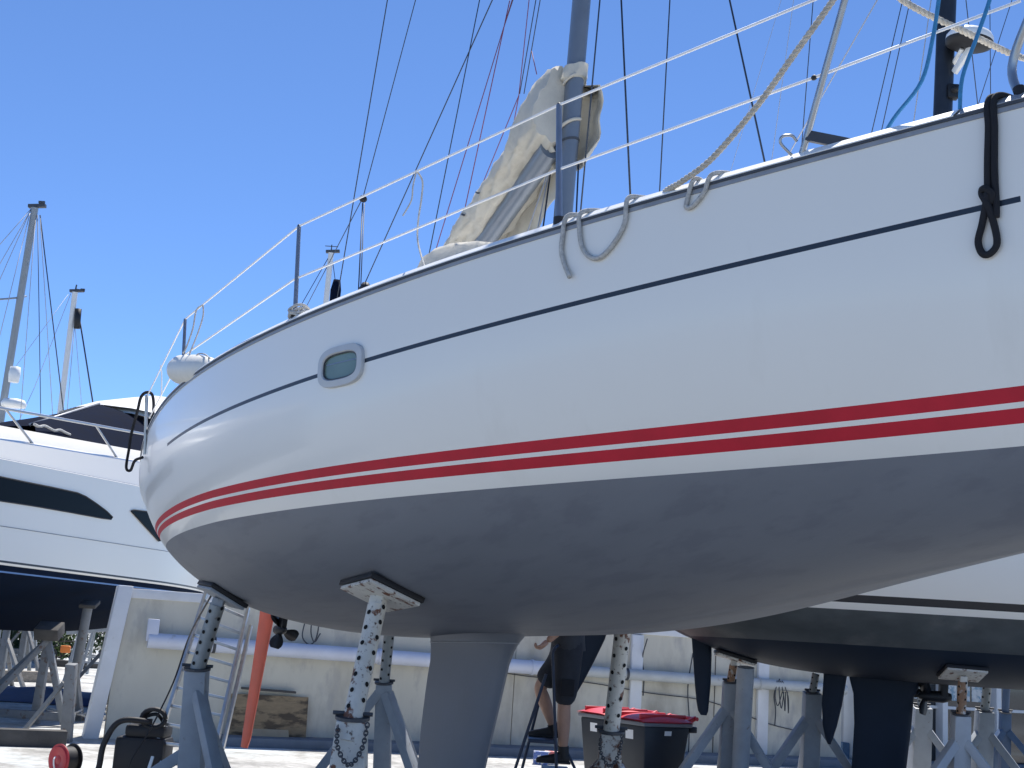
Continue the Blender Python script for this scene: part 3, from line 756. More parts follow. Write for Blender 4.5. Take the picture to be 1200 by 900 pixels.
# black doubled line with an eye hanging at the bow
pts = [on_rail(1177, .035, .08), on_rail(1170, .045, .02), on_rail(1167, .012), on_hull(1167, 150, .016), on_hull(1167, 200, .016), on_hull(1169, 240, .016), on_hull(1169, 256, .016)]
rope('bow_line', pts, .0125, ropek, 'black rope tail hanging at the bow beside its spliced eye')
pts = [on_rail(1168, .035, .08), on_rail(1163, .045, .02), on_rail(1160, .012), on_hull(1160, 150, .016), on_hull(1159, 190, .016), on_hull(1159, 222, .016), on_hull(1160, 232, .03), on_hull(1153, 262, .016), on_hull(1148, 284, .016), on_hull(1153, 298, .016), on_hull(1162, 298, .016), on_hull(1170, 286, .016), on_hull(1166, 262, .016), on_hull(1159, 240, .03), on_hull(1152, 228, .016), on_hull(1157, 224, .034), on_hull(1165, 230, .03), on_hull(1163, 240, .02)]
rope('bow_line', pts, .0125, ropek, 'black rope with a spliced eye hanging over the bow rail')
# thick laid rope slung up over the pulpit: three twisted strands
def laid(pts, r, pitch, name, label):
    path = bez(pts, 24); L = [0]
    for a, b in zip(path, path[1:]): L.append(L[-1] + (b - a).length)
    step = pitch / 9; n = int(L[-1] / step); P = []
    ls = np.array(L); arr = np.array([tuple(p) for p in path])
    for k in range(n + 1):
        s_ = k * step; P.append(V([float(np.interp(s_, ls, arr[:, c])) for c in range(3)]))
    mb = MB()
    for j in range(3):
        q = []
        for k, p in enumerate(P):
            t = (P[min(k + 1, n)] - P[max(k - 1, 0)]).normalized(); x = t.cross(V((0, 0, 1))).normalized(); y = t.cross(x)
            a = 2 * math.pi * (k * step / pitch + j / 3); q.append(p + (x * math.cos(a) + y * math.sin(a)) * r * .52)
        mb.tube(q, r * .56, 6)
    o = mb.build(name, ropel, None, smooth=True); return tag(o, label, 'rope')
d0 = proj(on_rail(775))[2]; pt = proj(Y.M @ p1t)[2]
laid([on_rail(760, .02, .10), on_rail(775, .03, .03)] + [at(x, y, d0 + (pt - d0) * t - .03) for x, y, t in ((800, 212, .12), (835, 185, .3), (885, 127, .55), (930, 65, .8), (975, 2, .97), (1004, -42, 1.0), (1028, -30, .98), (1060, 2, .93), (1130, 37, .82), (1200, 68, .72))] + [on_rail(1262, .10, -.01), on_rail(1300, .03, .02), on_rail(1330, .02, .08)], .0125, .062, 'mooring_warp', 'thick three strand rope slung over the bow pulpit and down to the rail')
# blue line hanging in a curve and its taut end
rail_path = [Y.M @ p for p in bez([p1t, p1t.lerp(p2t, .5) + V((0, -.01, .02)), p2t, bowt + V((-.15, -.12, 0))], 40)]
def rail_top(px): return min(rail_path, key=lambda p: abs(proj(p)[0] - px))
def hang(px_list, foot_px, top_px):
    a, b = on_rail(foot_px, .03, .06), rail_top(top_px); da, db = proj(a)[2], proj(b)[2]; n = len(px_list)
    return [a] + [at(x, y, da + (db - da) * (k + 1) / (n + 1)) for k, (x, y) in enumerate(px_list)] + [b + V((0, 0, .012))]
rope('blue_line', hang([(1050, 135), (1080, 95), (1093, 45), (1100, 0)], 1024, 1106), .0075, ropeb, 'blue rope hanging in a slack curve behind the bow rail')
rope('blue_line', hang([(1128, 90), (1146, 40), (1162, -8)], 1113, 1172), .0075, ropeb, 'blue rope running straight up beside the dark mast')
# light lines tied on the lifelines
uq = sC[1].lerp(sA[1], .0)
def on_ll(px):            # point of the upper lifeline at a picture column
    best = None
    for a, b in ((sC[1], sA[1]), (sA[1], s0[1])):
        for k in range(400):
            p = Y.M @ a.lerp(b, k / 399); e = abs(proj(p)[0] - px)
            if best is None or e < best[0]: best = (e, p)
    return best[1]
kn = on_ll(488); dk = proj(kn)[2]
rope('lashing', [kn + V((0, 0, .004)), at(484, 218, dk), at(482, 235, dk), at(472, 253, dk)], .0042, ropew, 'short thin lashing tail knotted on the upper lifeline', 6)
rope('lashing', [kn + V((0, 0, .004)), at(495, 212, dk), at(494, 232, dk), at(490, 260, dk), at(490, 285, dk), Y.M @ (Y.loc(Y.deck(Y.u_px(493))) + V((0, .03, 0)))], .0048, ropew, 'long thin lashing from the upper lifeline down to the deck edge', 6)
kn = on_ll(238); dk = proj(kn)[2]
rope('lashing', [kn, at(230, 364, dk), at(226, 385, dk), at(218, 408, dk), at(214, 414, dk)], .0055, ropew, 'slack cord end beside the stern stanchion', 6)
rope('lashing', [kn, at(238, 370, dk), at(232, 390, dk), at(224, 410, dk), at(219, 424, dk)], .0055, ropew, 'cord from the lifeline down to the white fender', 6)
# coil at the foot of a stanchion
cA = Y.M @ (sA[0] + V((0, .02, .04)))
mb = MB()
for k in range(5):
    rr = .05 + .012 * rnd.random(); cz = .012 * k
    mb.tube([cA + V((math.cos(2 * math.pi * j / 14) * rr, math.sin(2 * math.pi * j / 14) * rr, cz + .012 * math.sin(2 * math.pi * j / 14 * 2 + k))) for j in range(15)], .008, 6)
tag(mb.build('rope_coil', ropew, None, smooth=True), 'small coil of pale rope round a stanchion foot', 'rope')
# black hose arched over the stern rail and drooping below it
d_s = 10.55
rope('stern_line', [at(178, 494, d_s), at(180, 475, d_s), at(178, 462, d_s), at(171, 460, d_s), at(165, 466, d_s), at(161, 482, d_s + .1), at(154, 508, d_s + .3), at(151, 527, d_s + .4), at(148, 548, d_s + .4), at(153, 551, d_s + .4), at(158, 540, d_s + .3), at(167, 536, d_s + .2)], .0125, ropek, 'black rope arched over the stern rail post and drooping below it', 8)
rope('flag_line', [at(189, 465, 10.8), at(189.5, 440, 10.8), at(188, 428, 10.8)], .006, lifel, 'thin white line with a dark clip at the yacht stern', 6)
# white fender lying on deck by the stern stanchion
fc0, fc1 = at(205, 433, proj(Y.deck(Y.u_px(207)))[2] + .08), at(251, 434, proj(Y.deck(Y.u_px(240)))[2] + .10)
mb = MB(); ax = (fc1 - fc0); Lf = ax.length
mb.lathe([(0, 0), (.022, .002), (.028, .02), (.05, .035), (.085, .08), (.098, .14), (.1, Lf * .6), (.085, Lf * .85), (.05, Lf * .95), (.022, Lf), (0, Lf)], fc0, ax, 24)
fe = thing('boat_fender', 'fat white boat fender lying on deck behind the stern rail', 'fender', fc0)
mb.build('body', fendw, fe, smooth=True)
mb = MB(); mb.tube(bez([fc0.lerp(fc1, .62) + V((0, -.1, .03)), fc0.lerp(fc1, .6) + V((0, -.06, .09)), fc0.lerp(fc1, .72) + V((0, 0, .105)), fc0.lerp(fc1, .9) + V((0, -.03, .07))], 5), .005, 6); mb.build('cord', ropew, fe, smooth=True)

# ================================================================== BOAT STANDS
def holes(mb, a, b, r, n, z0=.05, dy=.018):
    """pin holes in two staggered rows round a pole, on the side facing out (toward the photographer's side and opposite)"""
    d = (b - a).normalized(); L = (b - a).length; view = (CAM - a); view = (view - d * view.dot(d)).normalized(); x = d.cross(view)
    for k in range(n):
        for sgn in (-1, 1):
            t = (k + (.5 if sgn > 0 else 0)) / n * .96 + .02
            for back in (1, -1):
                nn = (view * math.cos(R(42)) + x * sgn * math.sin(R(42))) * back
                c = a + d * (L * t); t2 = d.cross(nn)
                mb.add([c + nn * (r + .0015) + (d * math.cos(q * math.pi / 5) + t2 * math.sin(q * math.pi / 5)) * dy for q in range(10)], [tuple(range(10))])
def pad(parent, c, n, w, l, tdir, plate, rubber=blackr, th=.03):
    n = V(n).normalized(); t = V(tdir); t = (t - n * t.dot(n)).normalized(); b = n.cross(t)
    M3 = Matrix((t, b, n)).transposed()
    mb = MB(); mb.box(V(c) - n * (th * .5), (l, w, th), M3); mb.build('rubber_pad', rubber, parent, bevel=.004)
    mb = MB(); mb.box(V(c) - n * (th + .012), (l * .95, w * .93, .02), M3); mb.build('pad_plate', plate, parent, bevel=.003)
    return V(c) - n * (th + .02)
def stand(label, top, pole_bot, base_z_c, padn, tdir, r, mats, sleeve_w, legs, pw=.26, pl=.36, nh=8, chain=False, col=True, group='boat stands', swing=0.):
    """top: pad centre; pole_bot: where the pole enters the sleeve; sleeve goes to the ground"""
    mp, ms, mpl = mats
    base = V((base_z_c[0], base_z_c[1], 0))
    o = thing('boat_stand', label, 'boat stand', base, group)
    if padn is not None:
        pt_ = pad(o, top, padn, pw, pl, tdir, mpl)
        dirp = (pole_bot - top).normalized()
        mb = MB(); mb.bar(pt_ + dirp * .0, pt_ + dirp * .10, r * 1.5, r * 1.3); mb.build('pad_bracket', mpl, o, bevel=.004)
        a = pt_ + dirp * .05
    else: a = top
    pole_in = pole_bot + (pole_bot - a).normalized() * .12
    mb = MB(); mb.tube([a, pole_in], r, 18); po = mb.build('pole', mp, o, smooth=True, angle=R(40))
    if nh:
        mb = MB(); holes(mb, a, pole_bot, r, nh, dy=r * .26); mb.build('pin_holes', hole, po)['kind'] = 'stuff'
    mb = MB(); mb.bar(pole_bot, base + V((0, 0, .06)), sleeve_w[0], sleeve_w[0], up=(math.sin(swing), math.cos(swing), 0), w2=sleeve_w[1], h2=sleeve_w[1]); mb.build('sleeve', ms, o, bevel=.006)
    if col:
        mb = MB(); mb.lathe([(r * .9, -.008), (r * 1.75, -.008), (r * 1.75, .008), (r * .9, .008)], pole_bot + V((0, 0, .008)), (pole_bot - base), 18); mb.build('collar', rubs, o)
        mb = MB(); vd = (CAM - pole_bot).normalized(); sx = V((0, 0, 1)).cross(vd).normalized(); q = pole_bot + V((0, 0, .03)); mb.tube([q - sx * r * 2.0, q + sx * r * 2.0], .011, 8); mb.build('locking_pin', rubs, o)
    tz = pole_bot.z
    for ang, rad, hz, wd in legs:
        dv = V((math.cos(ang), math.sin(ang), 0)); fz = .05
        st_ = base.lerp(pole_bot, hz); mb = MB(); mb.bar(st_ + dv * sleeve_w[0] * .35, base + dv * rad + V((0, 0, fz)), wd, wd * .8); mb.build('leg', ms, o, bevel=.004)
        mb = MB(); mb.bar(base + dv * (sleeve_w[1] * .3) + V((0, 0, .04)), base + dv * (rad + .06) + V((0, 0, .04)), wd, .07); mb.build('foot_rail', ms, o)
    if chain:
        mb = MB(); vd = (CAM - pole_bot); vd.z = 0; vd.normalize(); sx = V((0, 0, 1)).cross(vd).normalized(); q0 = pole_bot + vd * sleeve_w[0] * .62
        cpts = bez([q0 - sx * .07 + V((0, 0, -.03)), q0 - sx * .065 + V((0, 0, -.13)) + vd * .01, q0 + V((0, 0, -.22)) + vd * .03, q0 + sx * .06 + V((0, 0, -.14)) + vd * .015, q0 + sx * .08 + V((0, 0, -.01))], 7)
        for k, (p, q) in enumerate(zip(cpts, cpts[1:])):
            d = (q - p); mid = (p + q) / 2; x = d.normalized().cross(vd if k % 2 else sx).normalized(); l2 = d.length * .72; w2 = .010
            mb.tube([mid + d.normalized() * l2 * math.cos(a) + x * w2 * math.sin(a) for a in [2 * math.pi * j / 10 for j in range(11)]], .0042, 5)
        mb.build('chain', rubs, o, smooth=True)
    return o
SK = Y.P * -1
# near stand, pad on the starboard bilge
hp, hn = Y.cast(448, 690)
top = hp; pb = at(413, 843, proj(hp)[2] - .35)
dpt = proj(pb)[2]
stand('rust chipped white boat stand with drooping chain, pad on the bilge ahead of the keel', hp + hn * .0, pb, at(400, 1010, dpt), -hn, Y.F, .052, (rustw, rustw, rustw), (.15, .30), [(R(200), .75, .75, .09), (R(-40), .75, .75, .09), (R(80), .75, .75, .09)], .34, .44, 7, chain=True)
# stand behind it, port side
t1 = at(457, 735, 11.6); b1 = at(450, 801, 11.6)
stand('grey boat stand with perforated pole standing between keel and rusty white stand', t1, b1, at(446, 960, 11.6), V((-.3, -.2, .9)) if False else None, Y.F, .048, (galv, standg, standg), (.135, .16), [(R(200), .85, .93, .10), (R(-50), .75, .93, .10), (R(60), .8, .93, .10)], nh=6)
# stern stand, pad on the quarter
hp, hn = Y.cast(262, 694)
b1 = at(231, 785, proj(hp)[2] - .05); db = proj(b1)[2]
stand('grey boat stand under the yacht stern in front of the aluminium ladder', hp, b1, at(222, 960, db), -hn, Y.F, .054, (galv, standg, standg), (.15, .17), [(R(190), .95, .55, .10), (R(-55), .85, .88, .09), (R(70), .85, .8, .09)], .30, .46, 6)
# port stand ahead of the keel
t1 = at(730, 736, 9.1); b1 = at(716, 858, 9.1)
stand('heavily rusted white boat stand with perforated pole in front of the red lidded bins', t1, b1, at(708, 1020, 9.1), None, Y.F, .057, (rustw, rusth, rustw), (.14, .22), [(R(200), .8, .8, .09), (R(-40), .8, .8, .09), (R(80), .8, .8, .09)], nh=6, chain=True)

# ================================================================== AROUND THE YACHT
# block under the keel
kq = Y.M @ V((ev(te, zb_) + .35, 0, zb_))
mb = MB(); mb.box((kq.x, kq.y, .06), (.9, .35, .12), Matrix.Rotation(-A_, 3, 'Z')); tag(mb.build('keel_block', timber, None, bevel=.01), 'timber block under the grey keel of the yacht', 'timber block')

# wall with end pier, coping, pipe
WA, WB = gnd(122, 866), gnd(985, 897); WA.z = WB.z = 0
wd_ = (WB - WA).normalized(); wn = V((wd_.y, -wd_.x, 0))      # towards the photographer
if wn.y > 0: wn = -wn
def wz(px, py):               # point on the wall face under a pixel
    d = ray(px, py); t = (WA - CAM).dot(wn) / d.dot(wn); return CAM + d * t
WH = wz(160, 690).z
wall = thing('concrete_wall', 'long stained cream concrete wall running behind the boats', 'wall', WA)
WL = (WB - WA).length
npan = 6
for k in range(npan):
    a = WA + wd_ * (WL * k / npan + (.012 if k else 0)); b = WA + wd_ * (WL * (k + 1) / npan)
    mb = MB(); mb.prism([a, b, b - wn * .22, a - wn * .22], (0, 0, WH - .13)); mb.build('wall_panel', wallm, wall)
mb = MB(); a = WA + wn * .03; b = WB + wn * .03
mb.prism([a + V((0, 0, WH - .13)), b + V((0, 0, WH - .13)), b - wn * .30 + V((0, 0, WH - .13)), a - wn * .30 + V((0, 0, WH - .13))], (0, 0, .13)); mb.build('coping', wallw, wall, bevel=.01)
# end pier: two white faces, slightly splayed at the foot
mb = MB(); a = WA - wd_ * .30
a = WA - wd_ * .06
mb.prism([a + wn * .10, WA + wd_ * .14 + wn * .10, WA + wd_ * .14 - wn * .34, a - wn * .34], (0, 0, WH + .03))
for q in mb.v[:4]: q -= wd_ * .22
pier = mb.build('end_pier', wallw, wall, bevel=.012)
for px in (741, 891):
    q = wz(px, 860); q.z = 0
    mb = MB(); mb.prism([q - wd_ * .10, q + wd_ * .10, q + wd_ * .10 + wn * .07, q - wd_ * .10 + wn * .07], (0, 0, WH - .14)); mb.build('pilaster', wallw, wall, bevel=.008)
for px in (520, 655, 836):
    q = wz(px, 850); q.z = 0
    mb = MB(); mb.box(q + wn * .003 + V((0, 0, .9)), (.012, .012, 1.7)); mb.build('joint', timberd, wall)
# low raised strip, dark blue-grey, along the foot of the wall
mb = MB(); a = WA + wd_ * 1.5 + wn * .02; b = WB + wn * .02
mb.prism([a, b, b + wn * .55, a + wn * .55], (0, 0, .13)); kb = mb.build('foot_strip', footm, None, bevel=.015); struct(kb)
# pipes
def pipe(px0, py0, px1, py1, r, mtl, label):
    a, b = wz(px0, py0) + wn * (r + .05), wz(px1, py1) + wn * (r + .05)
    o = thing('wall_pipe', label, 'pipe', a)
    mb = MB(); mb.cyl(a, b, r, n=20); mb.build('pipe', mtl, o, smooth=True, angle=R(40))
    L = (b - a).length; k = .9
    while k < L:
        c = a + (b - a).normalized() * k; mb = MB(); mb.cyl(c - wd_ * .02, c + wd_ * .02, r + .012, n=20); mb.build('clamp', rubs if k < 1 else mtl, o, smooth=True, angle=R(40)); k += 2.4
    return o, a, b
p_o, pa, pb2 = pipe(172, 750, 640, 783, .105, pipem, 'pale blue plastic pipe along the wall behind the keel')
mb = MB(); mb.box(pa + V((.05, 0, .14)) + wn * .02, (.16, .05, .30), Matrix.Rotation(math.atan2(wd_.y, wd_.x), 3, 'Z')); mb.build('bracket', pipem, p_o, bevel=.01)
pipe(668, 785, 985, 808, .085, pipeg, 'grey pipe on the wall behind the red lidded bins')
# thin cable sagging along the wall, and looped cords hanging from it
cab = [wz(x, y) + wn * .03 for x, y in ((505, 770), (600, 790), (690, 800), (760, 812), (830, 822), (900, 848), (960, 862))]
tag(MB().tube(bez(cab, 6), .008, 6).build('wall_cable', rubs, None, smooth=True), 'thin dark cable sagging along the concrete wall', 'cable')
for (x, y0, y1, lb) in ((805, 765, 885, 'dark cord hanging straight down the wall beside the bins'), (752, 748, 815, 'short dark cord with knots hanging above the red lids'), (906, 795, 850, 'tangled cord bunch hanging between the grey boat stands')):
    pp = [wz(x, y0) + wn * .2, wz(x - 1, (y0 * 2 + y1) / 3) + wn * .06, wz(x + 1, (y0 + 2 * y1) / 3) + wn * .05, wz(x, y1) + wn * .05]
    mb = MB(); mb.tube(bez(pp, 5), .011, 6)
    if x == 906:
        for k in range(4): mb.tube(bez([wz(x + 2 * k - 3, 797) + wn * .2, wz(x - 6 + 5 * k, 815) + wn * .22, wz(x + 4 * k - 2, 826 + 3 * k) + wn * .2, wz(x + 3 + 2 * k, 810) + wn * .2], 5), .009, 6)
    tag(mb.build('hanging_cord', rubs, None, smooth=True), lb, 'cord')
pp = [wz(x, y) + wn * .14 for x, y in ((357, 722), (352, 745), (360, 755), (368, 748), (371, 728), (365, 722), (362, 740), (366, 752), (373, 742))]
tag(MB().tube(bez(pp, 6), .010, 6).build('hanging_cord', rubs, None, smooth=True), 'coiled dark cord hanging on the wall behind the propeller', 'cord')

# plywood sheets leaning on the wall
q = wz(263, 868); q.z = 0
def sheet(x0, y0, x1, y1, lean, label, th=.02, mtl=plym):
    a, b = wz(x0, 872), wz(x1, 874); a.z = b.z = .13; h = wz(x0, y0).z - .13
    up_ = V((0, 0, 1)) * h - wn * lean
    mb = MB(); a += wn * (lean + .06); b += wn * (lean + .06)
    mb.prism([a, b, b + up_, a + up_], wn * th); return tag(mb.build('plywood_sheet', mtl, None, bevel=.003), label, 'plywood')
sheet(264, 812, 355, 815, .06, 'stained brown plywood sheet leaning against the wall behind the rudder')
plyl = mat('fresher plywood', (.40, .32, .21), .8, var=.15, vs=5, bump=.2)
sheet(280, 848, 334, 848, .14, 'smaller paler plywood offcut leaning on the stained sheet', .02, plyl)
mb = MB(); a, b = wz(282, 806) + wn * .08, wz(345, 811) + wn * .08; mb.bar(a, b, .10, .03); tag(mb.build('plank', timberd, None, bevel=.004), 'dark plank lying along the top of the plywood', 'plank')

# aluminium ladder leaning behind the stern
lad = thing('aluminium_ladder', 'silver aluminium extension ladder leaning at the yacht stern', 'ladder', gnd(190, 905))
dl = 13.2
La0, La1 = at(186, 868, dl - .3), at(243, 690, dl + .35); Lb0, Lb1 = at(246, 905, dl - .45), at(291, 712, dl + .35)
La0 = La1 + (La0 - La1) * (La1.z / (La1.z - La0.z)); Lb0 = Lb1 + (Lb0 - Lb1) * (Lb1.z / (Lb1.z - Lb0.z))
for a, b in ((La0, La1), (Lb0, Lb1)):
    mb = MB(); mb.bar(a, b, .035, .085); mb.build('rail', alum, lad, bevel=.004)
off = V((.05, .10, -.0)); 
mb = MB(); mb.bar(Lb0 + off, Lb0.lerp(Lb1, .9) + off, .035, .08); mb.build('rail', alum, lad, bevel=.004)
for k in range(11):
    t = .04 + .9 * k / 10
    mb = MB(); mb.bar(La0.lerp(La1, t), Lb0.lerp(Lb1, t), .035, .03); mb.build('rung', alum, lad, bevel=.004)

# black machine with hose (bottom left)
md = 13.0
mc = at(168, 884, md); mc.z = 0
mach = thing('workshop_vacuum', 'black workshop vacuum with thick hose in front of the ladder', 'vacuum', mc)
mb = MB(); mb.box(mc + V((0, 0, .27)), (.50, .42, .42)); mb.build('body', blackr, mach, bevel=.05)
mb = MB(); mb.box(mc + V((.03, 0, .53)), (.40, .36, .13)); mb.build('lid', blackr, mach, bevel=.04)
mb = MB(); mb.tube(bez([mc + V((-.1, -.1, .62)), mc + V((.1, -.1, .70)), mc + V((.18, -.05, .62))], 6), .018, 8); mb.build('handle', blackr, mach, smooth=True)
for k in range(3):
    mb = MB(); mb.tube([mc + V((.10, -.16, .66)) + V((math.cos(2 * math.pi * j / 16) * (.12 - .01 * k), .01 * k * 3, math.sin(2 * math.pi * j / 16) * .09)) for j in range(17)], .022, 8); mb.build('hose_coil', blackr, mach, smooth=True)
mb = MB(); mb.tube(bez([mc + V((.1, -.2, .63)), mc + V((-.2, -.24, .62)), mc + V((-.33, -.26, .40)), mc + V((-.36, -.3, .12)), mc + V((-.55, -.35, .05)), mc + V((-.9, -.3, .04))], 8), .030, 10); mb.build('hose', blackr, mach, smooth=True)
for sx in (-1, 1):
    mb = MB(); mb.cyl(mc + V((sx * .27, .12, .08)), mc + V((sx * .22, .12, .08)), .08, n=18); mb.build('wheel', blackr, mach, smooth=True, angle=R(40))
# cord running from the deck down to the machine
rope('power_cord', [on_hull(252, 690, .01), at(222, 745, 12.8), at(203, 800, 12.9), at(176, 855, 12.8), at(150, 900, 12.6), at(140, 960, 12.5)], .008, blackr, 'thin black cord running from the yacht stern down past the ladder', 6)
# red cable reel
rc = at(77, 889, 13.3)
reel = thing('cable_reel', 'red and black cable reel standing on the concrete by the white pier', 'cable reel', (rc.x, rc.y, 0))
ax = V((.82, -.5, 0)).normalized() * -1; rr = rc.z - .005 if rc.z > .1 else .16
rc = V((rc.x, rc.y, .165))
def disc(o_, ax, r, th, name, mtl): 
    mb = MB(); mb.lathe([(0, 0), (r * .3, .006), (r * .35, 0), (r * .82, 0), (r * .88, .012), (r, .012), (r, th), (r * .9, th), (0, th)], o_, ax, 28); return mb.build(name, mtl, reel, smooth=True, angle=R(40))
fa = V((-.55, -.83, 0)).normalized()
disc(rc + fa * .10, fa * -1, .158, .02, 'flange', reelr); disc(rc - fa * .10, fa, .158, .02, 'flange', blackr)
mb = MB(); mb.lathe([(.05, -.09), (.125, -.085), (.13, -.05), (.125, -.02), (.132, .02), (.125, .05), (.13, .085), (.05, .09)], rc, fa, 24); mb.build('wound_cable', blackr, reel, smooth=True)
mb = MB(); mb.tube(bez([rc + fa * .13 + V((0, 0, .03)), rc + fa * .17 + V((.02, 0, 0)), rc + fa * .16 + V((.03, 0, -.08)), rc + fa * .18 + V((.10, 0, -.15))], 6), .009, 8); mb.build('cable_tail', lifel, reel, smooth=True)

# two bins
def wheelie_bin(c, ang, sc_, label, lid_bulge):
    o = thing('wheelie_bin', label, 'wheelie bin', c, 'red lidded bins by the wall', mtx=Matrix.Translation(c) @ Matrix.Rotation(ang, 4, 'Z') @ Matrix.Scale(sc_, 4))
    def prismz(p0, p1, z0, z1): 
        q = MB(); q.add([V((*p, z0)) for p in p0] + [V((*p, z1)) for p in p1], [(3, 2, 1, 0), (4, 5, 6, 7), (0, 1, 5, 4), (1, 2, 6, 5), (2, 3, 7, 6), (3, 0, 4, 7)]); return q
    lo = [(-.21, -.25), (.21, -.25), (.21, .22), (-.21, .22)]; hi = [(-.28, -.33), (.28, -.33), (.28, .33), (-.28, .33)]
    prismz(lo, hi, .08, .96).build('body', binm, o, world=False, bevel=.03)
    r0 = [(-.295, -.35), (.295, -.35), (.295, .35), (-.295, .35)]
    prismz(r0, r0, .955, 1.0).build('rim', bing, o, world=False, bevel=.008)
    mb = MB(); G = []
    for i in range(12):
        y = -.37 + .74 * i / 11; G.append([V((x, y, 1.004 + (.075 * (1 - (y / .38) ** 2) ** .5 if abs(y) < .379 else 0) * (1 - abs(x / .31) ** 4) + lid_bulge * .007 * noise.noise(V((x * 4, y * 4, lid_bulge)))) ) for x in np.linspace(-.305, .305, 11)])
    mb.grid(G); mb.grid([[p - V((0, 0, .012)) for p in r] for r in G]); lid = mb.build('lid', binr, o, smooth=True, world=False)
    for x in (-.18, .18):
        mb = MB(); mb.bar((x, -.33, 1.06), (x, .33, 1.06), .03, .05); mb.build('lid_rib', binr, lid, world=False, bevel=.008)
    for x in (-.22, .22):
        mb = MB(); mb.bar((x, .33, 1.01), (x, .45, 1.06), .04, .05); mb.build('lid_hinge', binr, lid, world=False, bevel=.006)
    mb = MB(); mb.cyl((-.26, .44, 1.05), (.26, .44, 1.05), .022); mb.build('handle', binr, o, world=False, smooth=True, angle=R(40))
    mb = MB(); mb.box((0, .38, .93), (.56, .10, .07)); mb.build('handle_block', binm, o, world=False, bevel=.012)
    for x in (-.25, .25):
        mb = MB(); mb.cyl((x - .03, .25, .10), (x + .03, .25, .10), .10, n=20); mb.build('wheel', blackr, o, world=False, smooth=True, angle=R(40))
    mb = MB(); mb.add([(-.07, -.3205, .80), (.07, -.3205, .80), (.07, -.327, .90), (-.07, -.327, .90)], [(0, 1, 2, 3)]); mb.build('sticker', labw, o, world=False)
    mb = MB(); mb.add([(.2815, -.05, .86), (.2815, .05, .86), (.2865, .05, .91), (.2865, -.05, .91)], [(0, 1, 2, 3)]); mb.build('sticker', labw, o, world=False)
    return o
def bin_at(px, py, dep): q = at(px, py, dep); q.z = 0; return q
wheelie_bin(bin_at(764, 860, 13.6), R(-58), .92, 'dark wheelie bin with a red lid, the one nearer the second yacht', 1.0)
wheelie_bin(bin_at(721, 856, 14.4), R(-58), .92, 'dark wheelie bin with a red lid, half hidden by the rusted stand', 2.0)
# ================================================================== MAN ON STEP LADDER
PD = 11.8
def pp_(px, py, dd=0.): return at(px, py, PD + dd)
stepz1 = pp_(633, 864).z; footz = pp_(650, 899).z
sl = thing('step_ladder', 'dark blue folding step ladder the man stands on', 'step ladder', V((pp_(640, 890).x, PD, 0)))
def rail(a, b, r=.014): mb = MB(); mb.tube([a, b], r, 10); mb.build('rail', ladb, sl, smooth=True, angle=R(40))
tA = pp_(645, 795, -.2)
def to_ground(a, b): d = b - a; return a + d * (a.z / (a.z - b.z))
fl0 = to_ground(pp_(640, 790, -.22), pp_(604, 900, -.22)); rail(pp_(640, 790, -.22), fl0)
fl1 = to_ground(pp_(640, 790, .22), pp_(612, 900, .22)); rail(pp_(640, 790, .22), fl1)
bl0 = to_ground(pp_(648, 775, -.22), pp_(652, 900, -.22)); rail(pp_(648, 775, -.22), bl0)
bl1 = to_ground(pp_(655, 865, .22), pp_(672, 900, .22)); rail(pp_(650, 850, .22), bl1)
mb = MB(); mb.tube(bez([pp_(648, 780, -.22), pp_(648, 764, -.22), pp_(653, 757, -.2), pp_(656, 757, .2), pp_(650, 766, .22), pp_(648, 785, .22)], 6), .014, 10); mb.build('hoop', ladb, sl, smooth=True)
for z_, xo in ((stepz1 - .02, 633), (footz - .02, 652)):
    q = pp_(xo, 880); mb = MB(); mb.box((q.x, q.y - .02, z_), (.24, .46, .035)); mb.build('tread', ladb, sl, bevel=.006)
hipc = pp_(655, 768)
man = thing('person', 'person in dark work shorts and black boots standing on the step ladder', 'person', V((hipc.x, hipc.y, footz)))
def skinned(name, joints, edges, mtl, parent, root=0, sub=2):
    me = bpy.data.meshes.new(name + '_skel'); me.from_pydata([tuple(j[0]) for j in joints], edges, [])
    o = bpy.data.objects.new('tmp', me); COL.objects.link(o)
    md_ = o.modifiers.new('s', 'SKIN'); o.modifiers.new('u', 'SUBSURF').levels = sub
    for i, j in enumerate(joints):
        sv = me.skin_vertices[0].data[i]; r_ = j[1]; sv.radius = (r_, r_) if not isinstance(r_, tuple) else r_; sv.use_root = (i == root)
    dg = bpy.context.evaluated_depsgraph_get(); ev_ = o.evaluated_get(dg); m2 = bpy.data.meshes.new_from_object(ev_)
    bpy.data.objects.remove(o); iv = parent_matrix(parent).inverted(); m2.transform(iv); m2.materials.clear(); m2.materials.append(mtl)
    m2.polygons.foreach_set('use_smooth', [True] * len(m2.polygons)); m2.name = name
    ob = bpy.data.objects.new(name, m2); COL.objects.link(ob); ob.parent = parent; return ob
